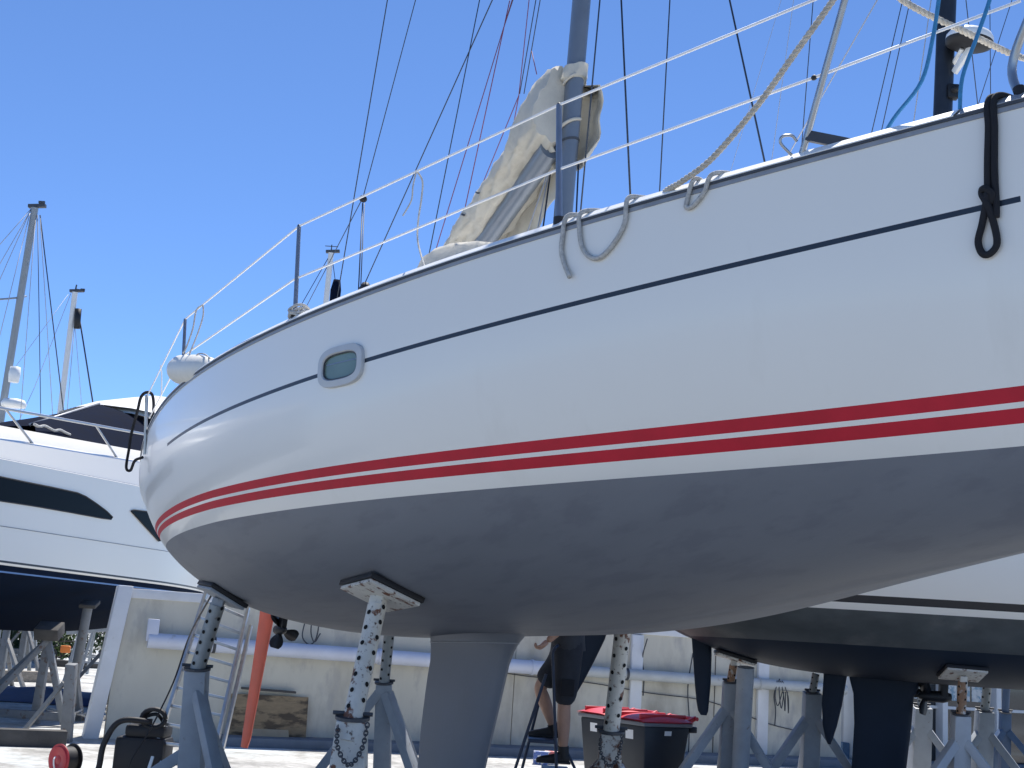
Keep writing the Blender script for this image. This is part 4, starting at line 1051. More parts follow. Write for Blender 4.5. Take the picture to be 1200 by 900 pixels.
# joints; the man faces picture-left, standing leg nearer the photographer
hipN, hipF = pp_(666, 772, -.09), pp_(662, 772, .09)
kN, aN = pp_(661, 826, -.10), pp_(660, 882, -.10)
kF, aF = pp_(632, 805, .11), pp_(650, 855, .12)
pel = pp_(666, 762); wst = pp_(666, 738); che = pp_(658, 695); nck = pp_(648, 662); hed = pp_(641, 640)
shN, shF = pp_(654, 674, -.19), pp_(653, 676, .19)
elN, wrN = pp_(660, 735, -.27), pp_(641, 752, -.30)      # near arm: elbow back, forearm forward and down
elF, wrF = pp_(622, 690, .26), pp_(604, 655, .22)        # far arm reaching up to the hull
J = [(pel, .135), (wst, .125), (che, .145), (nck, .058), (hed, .095), (shN, .062), (elN, .045), (wrN, .030), (shF, .062), (elF, .045), (wrF, .030),
     (hipN, .105), (kN, .062), (kN.lerp(aN, .32), .068), (aN, .040), (hipF, .105), (kF, .064), (kF.lerp(aF, .32), .066), (aF, .040), (hed + V((0, 0, .09)), .080), (hed - V((.02, 0, .06)), .070)]
E_ = [(0, 1), (1, 2), (2, 3), (3, 20), (20, 4), (4, 19), (2, 5), (5, 6), (6, 7), (2, 8), (8, 9), (9, 10), (0, 11), (11, 12), (12, 13), (13, 14), (0, 15), (15, 16), (16, 17), (17, 18)]
body = skinned('body', J, E_, skin, man)
def hand(wr, el, curl, name='hand', spread=V((0, 1, 0))):
    d = (wr - el).normalized(); up_ = d.cross(spread).normalized(); sp_ = up_.cross(d)
    pts = [(wr - d * .01, .028), (wr + d * .05, (.036, .024)), (wr + d * .085, (.040, .022))]; ed = [(0, 1), (1, 2)]
    for k, (ofs, ln) in enumerate(((-.030, .070), (-.010, .080), (.010, .076), (.030, .060))):
        b0 = len(pts); base_ = wr + d * .092 + sp_ * ofs
        q1 = base_ + d * ln * .4 * math.cos(curl) - up_ * ln * .4 * math.sin(curl); q2 = q1 + d * ln * .35 * math.cos(curl * 2.1) - up_ * ln * .35 * math.sin(curl * 2.1); q3 = q2 + d * ln * .28 * math.cos(curl * 3) - up_ * ln * .28 * math.sin(curl * 3)
        pts += [(base_, .0095), (q1, .009), (q2, .0085), (q3, .0075)]; ed += [(2, b0), (b0, b0 + 1), (b0 + 1, b0 + 2), (b0 + 2, b0 + 3)]
    b0 = len(pts); q = wr + d * .04 - sp_ * .035
    pts += [(q, .011), (q + d * .035 - sp_ * .012 - up_ * .015, .0105), (q + d * .06 - up_ * .03, .009)]; ed += [(1, b0), (b0, b0 + 1), (b0 + 1, b0 + 2)]
    return skinned(name, pts, ed, skin, man, 0, 1)
hand(wrN, elN, .95); hand(wrF, elF, .35)
# clothing
def leg_cloth(hip, knee, end, r0, r1): 
    return [hip + (hip - knee) * .12, hip, hip.lerp(knee, .5), hip.lerp(knee, end)], [r0 * .95, r0, (r0 + r1) / 2 + .004, r1]
JS = [(wst + V((0, 0, -.02)), .150), (pel, .175), (hipN, .142), (hipN.lerp(kN, .55), .122), (hipN.lerp(kN, 1.06), .112), (hipF, .140), (hipF.lerp(kF, .55), .120), (hipF.lerp(kF, .93), .108)]
skinned('shorts', JS, [(0, 1), (1, 2), (2, 3), (3, 4), (1, 5), (5, 6), (6, 7)], shortm, man)
mb = MB(); G = []
for c_, ww, dd in ((pel + V((0, 0, .0)), .158, .185), (pel.lerp(wst, .5), .152, .182), (wst, .150, .178), (wst.lerp(che, .5), .155, .19), (che, .160, .205), (che.lerp(nck, .55), .125, .19), (che.lerp(nck, .85), .075, .10), (nck, .066, .066)):
    G.append([c_ + V((math.cos(2 * math.pi * j / 20) * ww, math.sin(2 * math.pi * j / 20) * dd, .012 * noise.noise(V((c_.z * 9, j * .8, 0))))) for j in range(20)])
mb.grid(G, closed=True)
for a, b in ((shN, elN), (shF, elF)):
    mb.tube([a.lerp(che, .35), a, a.lerp(b, .35), a.lerp(b, .72)], [.085, .082, .070, .064], 14)
mb.build('shirt', shirtm, man, smooth=True)
qd = (kN - hipN).normalized()
for t0, wdt, hgt in ((.62, .12, .15),):
    c = hipN.lerp(kN, t0) + V((.01, -.128, 0)); mb = MB(); mb.box(c, (wdt, .02, hgt)); mb.build('cargo_pocket', pocketm, man, bevel=.006)
for sgn, an, kn_ in ((-1, aN, kN), (1, aF, kF)):
    sole = an.z - .095 if sgn < 0 else stepz1
    f0 = V((an.x + .06, an.y, 0)); mb = MB(); G = []
    for t, hw, hh in ((0, .030, .07), (.06, .040, .10), (.25, .042, .115), (.45, .043, .085), (.65, .048, .068), (.85, .045, .055), (.96, .030, .042), (1.0, .012, .03)):
        x = f0.x - .30 * t; G.append([V((x, f0.y + hw * math.copysign(abs(math.cos(a)) ** .6, math.cos(a)), sole + hh * (.5 + .5 * math.copysign(abs(math.sin(a)) ** .6, math.sin(a))))) for a in [2 * math.pi * j / 16 for j in range(16)]])
    mb.grid(G, closed=True); mb.add(G[0], [tuple(range(16))]); mb.add(G[-1], [tuple(range(16))])
    sh_ = mb.build('boot', bootm, man, smooth=True)
    mb = MB(); mb.tube([V((an.x + .005, an.y, sole + .05)), an + (kn_ - an) * .14], [.052, .050], 14); mb.build('boot_shaft', bootm, sh_, smooth=True, angle=R(40))
    mb = MB(); mb.box((f0.x - .145, f0.y, sole + .008), (.31, .096, .02)); mb.build('sole', blackr, sh_, bevel=.008)
mb = MB(); mb.lathe([(0, .125), (.06, .11), (.092, .06), (.100, 0), (.088, -.05), (.05, -.06)], hed + V((.02, 0, .07)), (.12, 0, 1), 20); mb.build('hair', hairm, man, smooth=True)
mb = MB(); mb.lathe([(0, .035), (.012, .02), (.016, 0), (.010, -.01)], hed + V((-.085, 0, .02)), (-1, 0, -.3), 10); mb.build('nose', skin, man, smooth=True)
for s_ in (-1, 1):
    mb = MB(); mb.lathe([(0, .011), (.008, .008), (.011, 0), (.008, -.008), (0, -.011)], hed + V((-.082, s_ * .034, .045)), (1, 0, 0), 10); mb.build('eye', glassd, man, smooth=True)
    mb = MB(); mb.lathe([(0, .008), (.022, .006), (.03, 0), (.02, -.008)], hed + V((.015, s_ * .092, .02)), (0, s_, 0), 12); mb.build('ear', skin, man, smooth=True)
mb = MB(); mb.box(hed + V((-.078, 0, -.045)), (.012, .045, .010)); mb.build('mouth', mat('lip', (.32, .14, .11), .5), man, bevel=.003)
# tins and papers on the ground behind the ladder
for k, (px, py, cl_) in enumerate(((633, 886, (.10, .16, .4)), (646, 884, (.5, .12, .12)))):
    q = gnd(px, 896); mb = MB(); mb.box(q + V((0, 0, .09)), (.2, .16, .18)); tag(mb.build('paint_box', mat('printed carton %d' % k, cl_, .5, base2=(.7, .7, .7), mask=(9, .5, .53)), None, bevel=.006), ('blue and white printed carton' if k == 0 else 'red and white printed carton') + ' on the ground behind the step ladder', 'carton')

# ================================================================== SECOND YACHT (dark bottom, behind to the right)
D2 = 13.5
def lxz(px, py): q = at(px, py, D2); return q
X0 = lxz(640, 700).x
L2 = 11.2
zf = lambda px, py: lxz(px, py).z
zref = 2.15
Y2 = Hull(L2, [0, .12, .3, .5, .7, .85, .95, 1], [.95, 1.35, 1.68, 1.75, 1.5, .95, .4, .03], [0, .35, .7, 1], [1.05, 1.0, 1.15, 1.4],
          [0, .10, .16, .22, .32, .5, .72, .88, 1.0], [.28, -.20, -.47, -.60, -.66, -.66, -.55, -.3, .3], [3.4, 3.8, 2.4], [2.1, 2.2, 1.7],
          (X0, D2, zref), (1, -.0, .002), (0, 1, 0))
Y2.bvh()
yacht2 = thing('second_yacht', 'yacht with dark blue bottom and black and white boot stripes, standing behind', 'sailing yacht', mtx=Y2.M)
def z2(py): # boot line heights read at column 1150
    c, _ = Y2.cast(1150, py); return Y2.loc(c).z
zz2 = [z2(v) for v in (765, 723.5, 715, 705.5, 695)]
cst = lambda v: (lambda u: min(max(v, Y2.zk(u) + .004), Y2.zs(u) - .01))
Y2.make(yacht2, [('bottom', dknav, Y2.zk, cst(zz2[0]), 20, 0, 1), ('boot_band', dkgrn, cst(zz2[0]), cst(zz2[1]), 4, 0, 1), ('white_line', gel2, cst(zz2[1]), cst(zz2[2]), 1, 0, 1),
                 ('black_line', blk, cst(zz2[2]), cst(zz2[3]), 1, 0, 1), ('white_line', gel2, cst(zz2[3]), cst(zz2[4]), 1, 0, 1), ('topsides', gel2, cst(zz2[4]), Y2.zs, 10, 0, 1)], ns=70)
mb = MB(); mb.grid([[V((u * L2, k * (Y2.b(u) - .01), Y2.zs(u) - .01 + .05 * (1 - k * k))) for k in (-1, -.5, 0, .5, 1)] for u in np.linspace(0, 1, 40)]); mb.build('deck', deckw, yacht2, smooth=True, world=False)
mb = MB(); G = []
for u, hw, hh in ((.28, .95, .3), (.32, 1.0, .36), (.5, 1.0, .36), (.66, .7, .26), (.72, .5, .06)):
    G.append([V((u * L2, k * hw, Y2.zs(u) + hh * t)) for k, t in ((-1, 0), (-.92, .9), (0, 1.1), (.92, .9), (1, 0))])
mb.grid(G); mb.build('coachroof', deckw, yacht2, world=False)
def fin(name, outline, th, mtl, hull, parent, n=18):
    """outline: list of (left px, right px, py) down the fin, on the hull's centre plane"""
    mb = MB(); rows = []
    for xl, xr, py in outline:
        a, b = hull.loc(hull.hit_y(xl, py)), hull.loc(hull.hit_y(xr, py))
        rows.append([V((a.x + (b.x - a.x) * (.5 + .5 * math.cos(2 * math.pi * j / n)), th * math.sin(2 * math.pi * j / n) * (.7 + .3 * math.cos(2 * math.pi * j / n)), (a.z + b.z) / 2)) for j in range(n)])
    mb.grid(rows, closed=True); mb.add(rows[-1], [tuple(range(n))]); mb.add(rows[0], [tuple(range(n))])
    return mb.build(name, mtl, parent, smooth=True, world=False, angle=R(55))
fin('rudder', [(810, 834, 740), (812, 834, 770), (814, 833, 800), (816, 831, 822), (818, 830, 833), (821, 828, 838)], .05, dknav, Y2, yacht2)
fin('rudder', [(676, 716, 725), (672, 709, 748), (668, 696, 775), (665, 684, 798), (665, 676, 812)], .05, dknav, Y2, yacht2)
fin('skeg', [(965, 996, 770), (965, 992, 795), (963, 987, 825), (964, 981, 850), (967, 976, 865), (970, 973, 872)], .05, dknav, Y2, yacht2)
fin('keel', [(992, 1085, 780), (996, 1078, 800), (1000, 1071, 815), (1001, 1068, 850), (998, 1062, 900), (985, 1050, 990)], .09, dknav, Y2, yacht2)
q = Y2.loc(Y2.hit_y(1091, 816))
mb = MB(); mb.lathe([(0, -.14), (.03, -.12), (.055, -.04), (.06, .12), (.04, .2), (0, .2)], q, (1, 0, 0), 14); p2 = mb.build('propeller', bronze, yacht2, smooth=True, world=False)
mb = MB(); mb.bar(q + V((.12, 0, 0)), q + V((.14, 0, .35)), .07, .12); mb.build('saildrive_leg', bronze, yacht2, world=False, bevel=.012)
for ang in (250, 10, 130):
    a = R(ang); dv = V((-.25, math.cos(a), math.sin(a))).normalized(); tg = V((1, 0, 0)).cross(dv); mb = MB(); rows = []
    for k in range(6):
        t = k / 5; wv = .03 + .05 * math.sin(t * 2.6); rows.append([q + V((-.06, 0, 0)) + dv * (.03 + .17 * t) + (tg * .6 + V((.7, 0, 0))) * wv * s_ + tg.cross(dv) * e for s_, e in ((-1, 0), (0, .008), (1, 0), (0, -.008))])
    mb.grid(rows, closed=True); mb.build('blade', bronze, p2, smooth=True, world=False)
# its dark mast with radar
mb2 = Y2.loc(Y2.hit_y(1104.5, 140)); mt2 = Y2.loc(Y2.hit_y(1110, -5)); dmm = (mt2 - mb2) / (mt2.z - mb2.z)
mp2 = lambda z: mb2 + dmm * (z - mb2.z)
mb = MB(); mb.grid([[mp2(z) + V((.105 * math.cos(2 * math.pi * j / 24), .075 * math.sin(2 * math.pi * j / 24), 0)) for j in range(24)] for z in (1.0, 5, 10, 15)], closed=True); mb.build('mast', mastk, yacht2, smooth=True, world=False)
rc = Y2.loc(Y2.hit_y(1136, 48, -.28))
mb = MB(); mb.lathe([(0, -.075), (.20, -.07), (.25, -.045), (.255, -.005)], rc, (.12, -.1, 1), 30); ra = mb.build('radar_scanner', blackr, yacht2, smooth=True, world=False)
mb = MB(); mb.lathe([(.255, -.005), (.252, .04), (.22, .09), (.12, .115), (0, .12)], rc, (.12, -.1, 1), 30); mb.build('radome_top', deckw, ra, smooth=True, world=False)
mb = MB(); mz = mp2(rc.z - .28); mb.bar(mz + V((.09, -.06, 0)), rc + V((.02, 0, -.07)), .05, .07); mb.bar(mz + V((.09, -.02, .12)), rc + V((-.06, .06, -.07)), .045, .03); mb.build('radar_bracket', deckw, ra, world=False, bevel=.006)
q = Y2.loc(Y2.hit_y(1116, 108, -.06)); mb = MB(); mb.box(q, (.12, .10, .16)); mb.lathe([(0, .10), (.03, .09), (.045, 0), (0, 0)], q + V((0, -.02, 0)), (.2, -1, .1), 12); mb.build('deck_light', bronze, yacht2, world=False, bevel=.008)
def stay2(a, b, r, mtl, ya=0., yb=0., ext=1.): 
    P, Q = Y2.loc(Y2.hit_y(*a, ya)), Y2.loc(Y2.hit_y(*b, yb)); mb = MB(); mb.tube([P, P + (Q - P) * ext], r, 5); mb.build('stay', mtl, yacht2, smooth=True, world=False)
stay2((1020, 162), (1056, 8), .006, wire, .6, .5, 2); stay2((1032, 158), (1065, 8), .006, wire, .8, .6, 2); stay2((1070, 148), (1084, 50), .006, wirel, .2, .1, 3)
stay2((1146, 124), (1132, 0), .006, wire, 1., .8, 2.5); stay2((1146, 124), (1186, 0), .005, wire, 1., .9, 2.0); stay2((1161, 120), (1160, 0), .005, wire, .4, .4, 2)
stay2((938, 190), (953, 0), .006, wire, 1, .8, 2); stay2((902, 205), (930, 0), .004, wirel, 1.5, 1.2, 2); stay2((852, 215), (880, 120), .003, wirel, 1.5, 1.2, 3)

# stands of the second yacht
def stand2(lb, tpx, bpx, base_px, dep, r, mats, sw, legs, pad_at=None, nh=4):
    if pad_at:
        hp, hn = Y2.cast(*pad_at); stand(lb, hp, at(*bpx, proj(hp)[2]), at(*base_px, proj(hp)[2]), -hn, Y2.F, r, mats, sw, legs, .30, .40, nh)
    else: stand(lb, at(*tpx, dep), at(*bpx, dep), at(*base_px, dep), None, (1, 0, 0), r, mats, sw, legs, nh=nh)
LG = [(R(205), .85, .8, .10), (R(-35), .85, .8, .10), (R(85), .8, .8, .10)]
stand2('white boat stand with a rusty orange pole, pad on the dark blue bilge', (1130, 785), (1126, 838), (1122, 960), 12, .045, (rustpole, standw, rustw), (.15, .18), LG, (1128, 786))
stand2('grey twin post boat stand beside the dark rudder of the second yacht', (862, 770), (856, 800), (848, 960), 12.6, .04, (rustpole, standg, rustw), (.14, .16), LG, (862, 768), 2)
stand2('tall grey boat stand between the skeg and the twin post stand', (956, 790), (952, 812), (946, 960), 13.6, .04, (galv, standg, standg), (.17, .18), LG, None, 3)
stand2('grey boat stand just behind the rusty orange pole', (1158, 790), (1154, 833), (1148, 960), 14.6, .05, (galv, standg, standg), (.17, .2), LG, None, 4)
stand2('pale boat stand beside the second yacht keel under the propeller', (1084, 790), (1080, 828), (1075, 960), 15.0, .05, (galv, standw, standw), (.2, .22), LG, None, 3)
stand2('blue boat stand in front of the shopfront windows', (1180, 800), (1178, 835), (1176, 960), 16.5, .045, (standb, standb, standb), (.12, .13), LG, None, 0)
# grey second post bolted to the twin post stand
mb = MB(); a = at(874, 782, 12.9); b = at(864, 960, 12.9); b.z = 0; mb.cyl(a, V((b.x, b.y, .0)), .085, n=20); tag(mb.build('steel_post', standg, None, smooth=True, angle=R(40)), 'round grey steel post standing beside the twin post stand', 'post')

# ================================================================== SHOPFRONT BUILDING (right, behind)
BA = WB + wd_ * .25
bl = thing('shop_building', 'low building with dark shopfront windows and pale mullions behind the stands', 'building', BA)
BL_, BH = 16., 3.2
def bpt(s_, z, o_=0.): return BA + wd_ * s_ + wn * o_ + V((0, 0, z))
mb = MB(); mb.prism([bpt(0, 0, -.3), bpt(BL_, 0, -.3), bpt(BL_, 0, -6), bpt(0, 0, -6)], (0, 0, BH)); mb.build('wall', fascia, bl)
mb = MB(); mb.prism([bpt(-.1, BH, .2), bpt(BL_ + .1, BH, .2), bpt(BL_ + .1, BH, -6.2), bpt(-.1, BH, -6.2)], (0, 0, .25)); mb.build('roof', framew, bl)
mb = MB(); mb.prism([bpt(0, 2.35, -.30), bpt(BL_, 2.35, -.30), bpt(BL_, 2.35, -.02), bpt(0, 2.35, -.02)], (0, 0, .85)); mb.build('fascia', fascia, bl)
s_ = 0.
k = 0
while s_ < BL_ - .1:
    wdt = (.75, 1.05, 1.15, 1.0)[k % 4]
    mb = MB(); mb.prism([bpt(s_, 0, -.3), bpt(s_ + .11, 0, -.3), bpt(s_ + .11, 0, .02), bpt(s_, 0, .02)], (0, 0, 2.35)); mb.build('mullion', framew, bl, bevel=.006)
    wz0 = .12
    wi = MB(); wi.prism([bpt(s_ + .11, wz0, -.20), bpt(s_ + wdt, wz0, -.20), bpt(s_ + wdt, wz0, -.17), bpt(s_ + .11, wz0, -.17)], (0, 0, 2.23)); wo = wi.build('window', glassb, bl)
    mb = MB(); mb.prism([bpt(s_ + .11, 1.0, -.17), bpt(s_ + wdt, 1.0, -.17), bpt(s_ + wdt, 1.0, -.12), bpt(s_ + .11, 1.0, -.12)], (0, 0, .05)); mb.build('transom_bar', framew, wo)
    if k % 3 != 0:
        for j in range(3):
            for i in range(2):
                x0 = s_ + .2 + j * (wdt - .3) / 3; mb = MB(); z0 = 1.15 + .33 * i; mb.add([bpt(x0, z0, -.166), bpt(x0 + (wdt - .3) / 3 - .04, z0, -.166), bpt(x0 + (wdt - .3) / 3 - .04, z0 + .27, -.166), bpt(x0, z0 + .27, -.166)], [(0, 1, 2, 3)]); mb.build('poster', paperm, wo)
    s_ += wdt; k += 1
mb = MB(); mb.prism([bpt(0, 0, -.3), bpt(BL_, 0, -.3), bpt(BL_, 0, .03), bpt(0, 0, .03)], (0, 0, .12)); mb.build('plinth', footm, bl)
# blue crate near the wall end
q = gnd(992, 893); mb = MB(); mb.box(q + V((0, -.5, .18)), (.5, .4, .36)); tag(mb.build('blue_crate', mat('blue crate plastic', (.03, .10, .20), .5, var=.2, vs=8), None, bevel=.02), 'blue plastic crate at the end of the concrete wall', 'crate')

# ================================================================== MOTOR YACHT (left)
P0, P1 = at(0, 655, 18.0), at(190, 688, 22.6)
md2 = V((P1.x - P0.x, P1.y - P0.y, 0)).normalized(); mr = V((md2.y, -md2.x, 0))     # mr: towards the visible side
if mr.x < 0: mr = -mr
mo = V((P0.x, P0.y, 0)) - md2 * 9
MM = Matrix((md2, mr, V((0, 0, 1)))).transposed(); MM = Matrix((md2, V((-mr.x, -mr.y, 0)), V((0, 0, 1)))).transposed().to_4x4(); MM.translation = mo
my = thing('motor_yacht', 'large white motor yacht with navy bottom and dark hull windows, behind the wall', 'motor yacht', mtx=MM)
MI = MM.inverted()
ML = 21.
# local frame: x forward (away), y negative = visible side; beam 4.6, hull side near y=0 midships
def myl(px, py, y=0.):
    o_ = MI @ CAM; d_ = MI.to_3x3() @ ray(px, py); return o_ + d_ * ((y - o_.y) / d_.y)
z_wm = .5 * (myl(20, 658).z + myl(150, 681).z)
k0, k1 = myl(0, 478, .15), myl(160, 507, .15)
zc0, zc1 = myl(0, 536), myl(165, 569)              # styling crease
zd0, zd1 = myl(0, 512, .12), myl(150, 537, .12)
def lin(a, b, x): return a.z + (b.z - a.z) * (x - a.x) / (b.x - a.x)
HB = 2.3
def msec(x):
    """section from keel to rail: list of (name, y, z) ; y measured inboard (0 = side midships)"""
    t = max(0, (x - 13.5) / (ML - 13.5)); inn = HB * (t ** 2.0) * .97       # bow closes in
    innw = HB * (min(1, t * 1.12) ** 1.7) * .985
    zd = lin(zd0, zd1, x); zc = lin(zc0, zc1, x)
    kz_ = 1.30 + .9 * t ** 2
    return [(HB, kz_), (HB * .5 + innw * .5, kz_ + .42), (.18 + innw * .96, z_wm - .25), (.03 + innw, z_wm - .135), (.028 + innw, z_wm - .112), (.01 + innw, z_wm - .032), (innw, z_wm), (innw * .99, z_wm + .03), (-.02 + inn * .9 + innw * .1, zc - .02), (.03 + inn, zc), (.12 + inn, zd - .04), (.20 + inn, zd), ]
xs_ = np.linspace(0, ML - .02, 50)
mrows = [msec(x) for x in xs_]
def mpart(name, i0, i1, mtl, smooth=True):
    mb = MB()
    mb.grid([[V((x, q[0], q[1])) for q in r[i0:i1 + 1]] for x, r in zip(xs_, mrows)])
    mb.grid([[V((x, 2 * HB - q[0], q[1])) for q in r[i0:i1 + 1]] for x, r in zip(xs_, mrows)])
    return mb.build(name, mtl, my, smooth=smooth, world=False, angle=R(40))
mpart('bottom', 0, 3, navyb); mpart('boot_line', 3, 4, blueb); mpart('boot_band', 4, 5, navyb); mpart('boot_line', 5, 6, gel2); mpart('boot_line', 6, 7, blk); mpart('topsides', 7, 9, gel2); mpart('bulwark', 9, 11, gel2)
mb = MB(); mb.grid([[V((x, r[-1][0], r[-1][1] - .002)), V((x, HB, r[-1][1] + .08)), V((x, 2 * HB - r[-1][0], r[-1][1] - .002))] for x, r in zip(xs_, mrows)]); mb.build('deck', deckw, my, world=False)
mb = MB(); r = mrows[0]; mb.add([V((0, q[0], q[1])) for q in r] + [V((0, 2 * HB - q[0], q[1])) for q in r[::-1]], [tuple(range(2 * len(r)))]); mb.build('transom', gel2, my, world=False)
# crease: dark tube stands in for the shade under the bulwark step
mb = MB(); mb.tube([V((x, r[9][0] - .012, r[9][1] - .016)) for x, r in zip(xs_, mrows)], .018, 6); mb.build('crease_shade_line', stanch, my, smooth=True, world=False)
mb = MB(); mb.tube([V((x, r[8][0] * .35 + r[7][0] * .65 - .003, r[7][1] * .65 + r[8][1] * .35 - .02)) for x, r in zip(xs_, mrows)], .006, 5); mb.build('knuckle_line', alug, my, smooth=True, world=False)
# hull windows, let into the side
vs = []; fs = []
for i, (x, r) in enumerate(zip(xs_, mrows)):
    for q in r: vs.append(MM @ V((x, q[0], q[1])))
nn_ = len(mrows[0])
for i in range(len(xs_) - 1):
    for j in range(nn_ - 1): fs.append((i * nn_ + j, i * nn_ + j + 1, (i + 1) * nn_ + j + 1, (i + 1) * nn_ + j))
mtree = BVHTree.FromPolygons(vs, fs)
def mcast(px, py, off):
    d = ray(px, py).normalized(); h = mtree.ray_cast(CAM, d); n = h[1] if h[1].dot(d) < 0 else -h[1]; return h[0] + n * off
def mwin(poly, ext=None):
    outer = [mcast(x, y, .012) for x, y in poly]
    if ext: outer = [MM @ V(p) for p in ext] + outer
    mb = MB(); mb.add(outer, [tuple(range(len(outer)))]); wo = mb.build('hull_window', glassd, my)
    mb = MB(); mb.tube([p + V((.003, -.003, 0)) for p in outer + outer[:1]], .011, 6); mb.build('window_frame', blackr, wo, smooth=True)
    return wo
l0 = MI @ mcast(1, 559, .012); l1 = MI @ mcast(1, 587, .012)
mwin([(1, 587), (40, 593), (80, 600), (118, 607), (129, 608.5), (131, 606), (124, 599), (112, 590), (100, 582), (90, 577.5), (60, 571), (30, 565), (1, 559)], [(l0.x - 2.2, l0.y, l0.z + .05), (l0.x - 2.2, l1.y, l1.z + .0)])
mwin([(153, 599), (156, 597.5), (176, 600), (182, 614), (187, 634), (185, 634)])
# superstructure: sloping foredeck, windscreen cover and roof
def mpt(px, py, y): return myl(px, py, y)
rid = [mpt(35, 499, HB), mpt(72, 488, HB), mpt(116, 474, HB)]; ext_ = mpt(170, 466, HB)
rid += [V((rid[2].x + 3, HB, rid[2].z + .15)), V((rid[2].x + 6, HB, rid[2].z + .1))]
nb = [mpt(42, 506, .75), mpt(90, 514, .75), mpt(165, 531, .75)]; nb += [V((nb[2].x + 3, .75, nb[2].z + .1)), V((nb[2].x + 6, .85, nb[2].z + .1))]
mb = MB(); G = []
for a, b in zip(nb, rid):
    row = []
    for k in range(9):
        t = k / 8; p = a.lerp(b, t); p.z += .22 * math.sin(t * math.pi) * min(1, (b.z - a.z)); row.append(p)
    row += [V((p.x, 2 * HB - p.y, p.z - .04 * (8 - k))) for k, p in list(enumerate(row))[:8][::-1]]
    G.append(row)
mb.grid(G); mb.build('windscreen_cover', navyc, my, world=False, smooth=True)
mb = MB(); mb.tube([p + V((0, 0, .02)) for p in rid[:3]], .03, 8); mb.build('cover_piping', alug, my, smooth=True, world=False)
r0, r1, r2 = mpt(119, 474, HB), mpt(143, 467.5, HB), mpt(180, 463.5, HB)
mb = MB(); G = []
for p in (r0, r1, r2, V((r2.x + 2, HB, r2.z + .15)), V((r2.x + 6, HB, r2.z - .1))):
    G.append([V((p.x + dx_, yy, p.z - dz_)) for yy, dx_, dz_ in ((1.2, .3, .20), (1.25, .3, .10), (1.7, .1, .04), (HB, 0, 0), (2 * HB - 1.7, .1, .04), (2 * HB - 1.25, .3, .10), (2 * HB - 1.2, .3, .20))])
mb.grid(G); mb.grid([[p - V((0, 0, .10)) for p in r] for r in G]); mb.build('roof', deckw, my, smooth=True, world=False, angle=R(50))
# white cabin side strip under the cover
mb = MB(); mb.grid([[V((x, .56, lin(zd0, zd1, x) - .05)), V((x, .60, lin(zd0, zd1, x) + .22)), V((x, .95, lin(zd0, zd1, x) + .25))] for x in np.linspace(0, 16, 14)]); mb.build('cabin_side', gel2, my, smooth=True, world=False)
# guard rail
mb = MB(); rl = [V((x, .15, lin(k0, k1, x))) for x in np.linspace(2, 17, 20)]; mb.tube(rl, .022, 10); gr = mb.build('guard_rail', steel, my, smooth=True, world=False)
pa_, pb_ = myl(6, 481, .15), myl(38, 517, .22); pc_, pd_ = myl(112, 500, .15), myl(139, 534, .22)
dx = pc_.x - pa_.x
for k in range(-3, 3):
    mb = MB(); q0 = V((pa_.x + dx * k, .15, lin(k0, k1, pa_.x + dx * k))); q1x = pb_.x + dx * k; mb.tube([q0, V((q1x, .20, lin(zd0, zd1, q1x) - .02))], .018, 10); mb.build('rail_post', steel, gr, smooth=True, world=False, angle=R(40))
# crumpled cord on the foredeck
q = [mpt(40 + 6 * k, 497 + 1.6 * k + 1.5 * math.sin(k * 2.1), .8) for k in range(8)]
mb = MB(); mb.tube(bez(q, 4), .022, 6); mb.build('cover_lashing', ropew, my, smooth=True, world=False)
# props under the motor yacht
LG2 = [(R(200), .9, .85, .09), (R(-40), .7, .85, .09), (R(85), .8, .85, .09)]
def mstand(lb, tpx, dep, base, mats, wdt=(.13, .15)):
    t = at(*tpx, dep); b_ = at(*base, dep); b_.z = 0
    o = thing('boat_stand', lb, 'boat stand', b_, 'boat stands'); 
    mb = MB(); mb.box(t + V((0, 0, -.02)), (.36, .30, .18), Matrix.Rotation(R(25), 3, 'X')); mb.build('timber_pad', timberd, o, bevel=.01)
    mb = MB(); mb.bar(t - V((0, 0, .08)), b_, wdt[0], wdt[0], w2=wdt[1], h2=wdt[1]); mb.build('post', mats, o, bevel=.006)
    for ang, rad in ((R(190), 1.0), (R(215), .9), (R(-25), .55)):
        dv = V((math.cos(ang), math.sin(ang), 0)); mb = MB(); mb.bar(t - V((0, 0, .15)), b_ + dv * rad + V((0, 0, .05)), .09, .08); mb.build('leg', mats, o, bevel=.004)
    mb = MB(); mb.bar(b_ + V((-1.1, -.1, .14)), b_ + V((.6, -.1, .14)), .1, .12); mb.build('base_rail', mats, o, bevel=.005)
    return o
mstand('grey steel boat stand with a timber pad under the navy hull', (58, 738), 19.3, (42, 838), standsh, (.10, .13))
b_ = at(78, 866, 16.8); b_.z = 0
o = thing('braced_post', 'short grey square post with a raking brace beside the white pier', 'post', b_)
mb = MB(); mb.bar(at(84, 778, 16.8), b_, .13, .13); mb.build('post', standsh, o, bevel=.008)
q = at(22, 863, 16.8); q.z = .03; mb = MB(); mb.bar(at(75, 800, 16.8), q, .05, .05); mb.build('brace', standsh, o)
q = at(90, 848, 20.5); q.z = 0
o = thing('steel_prop', 'dark raking steel prop rising to the navy hull behind the pier', 'prop', q)
mb = MB(); mb.tube([at(103, 712, 20.5), at(88, 790, 20.3), q], .075, 12); mb.build('prop', standsh, o, smooth=True, angle=R(40))
mb = MB(); mb.box(at(105, 708, 20.5), (.26, .26, .06), Matrix.Rotation(R(20), 3, 'X')); mb.build('head_plate', timberd, o, bevel=.01)
mb = MB(); mb.bar(at(88, 785, 20.3), gnd(95, 845), .08, .08); mb.build('leg', standsh, o)
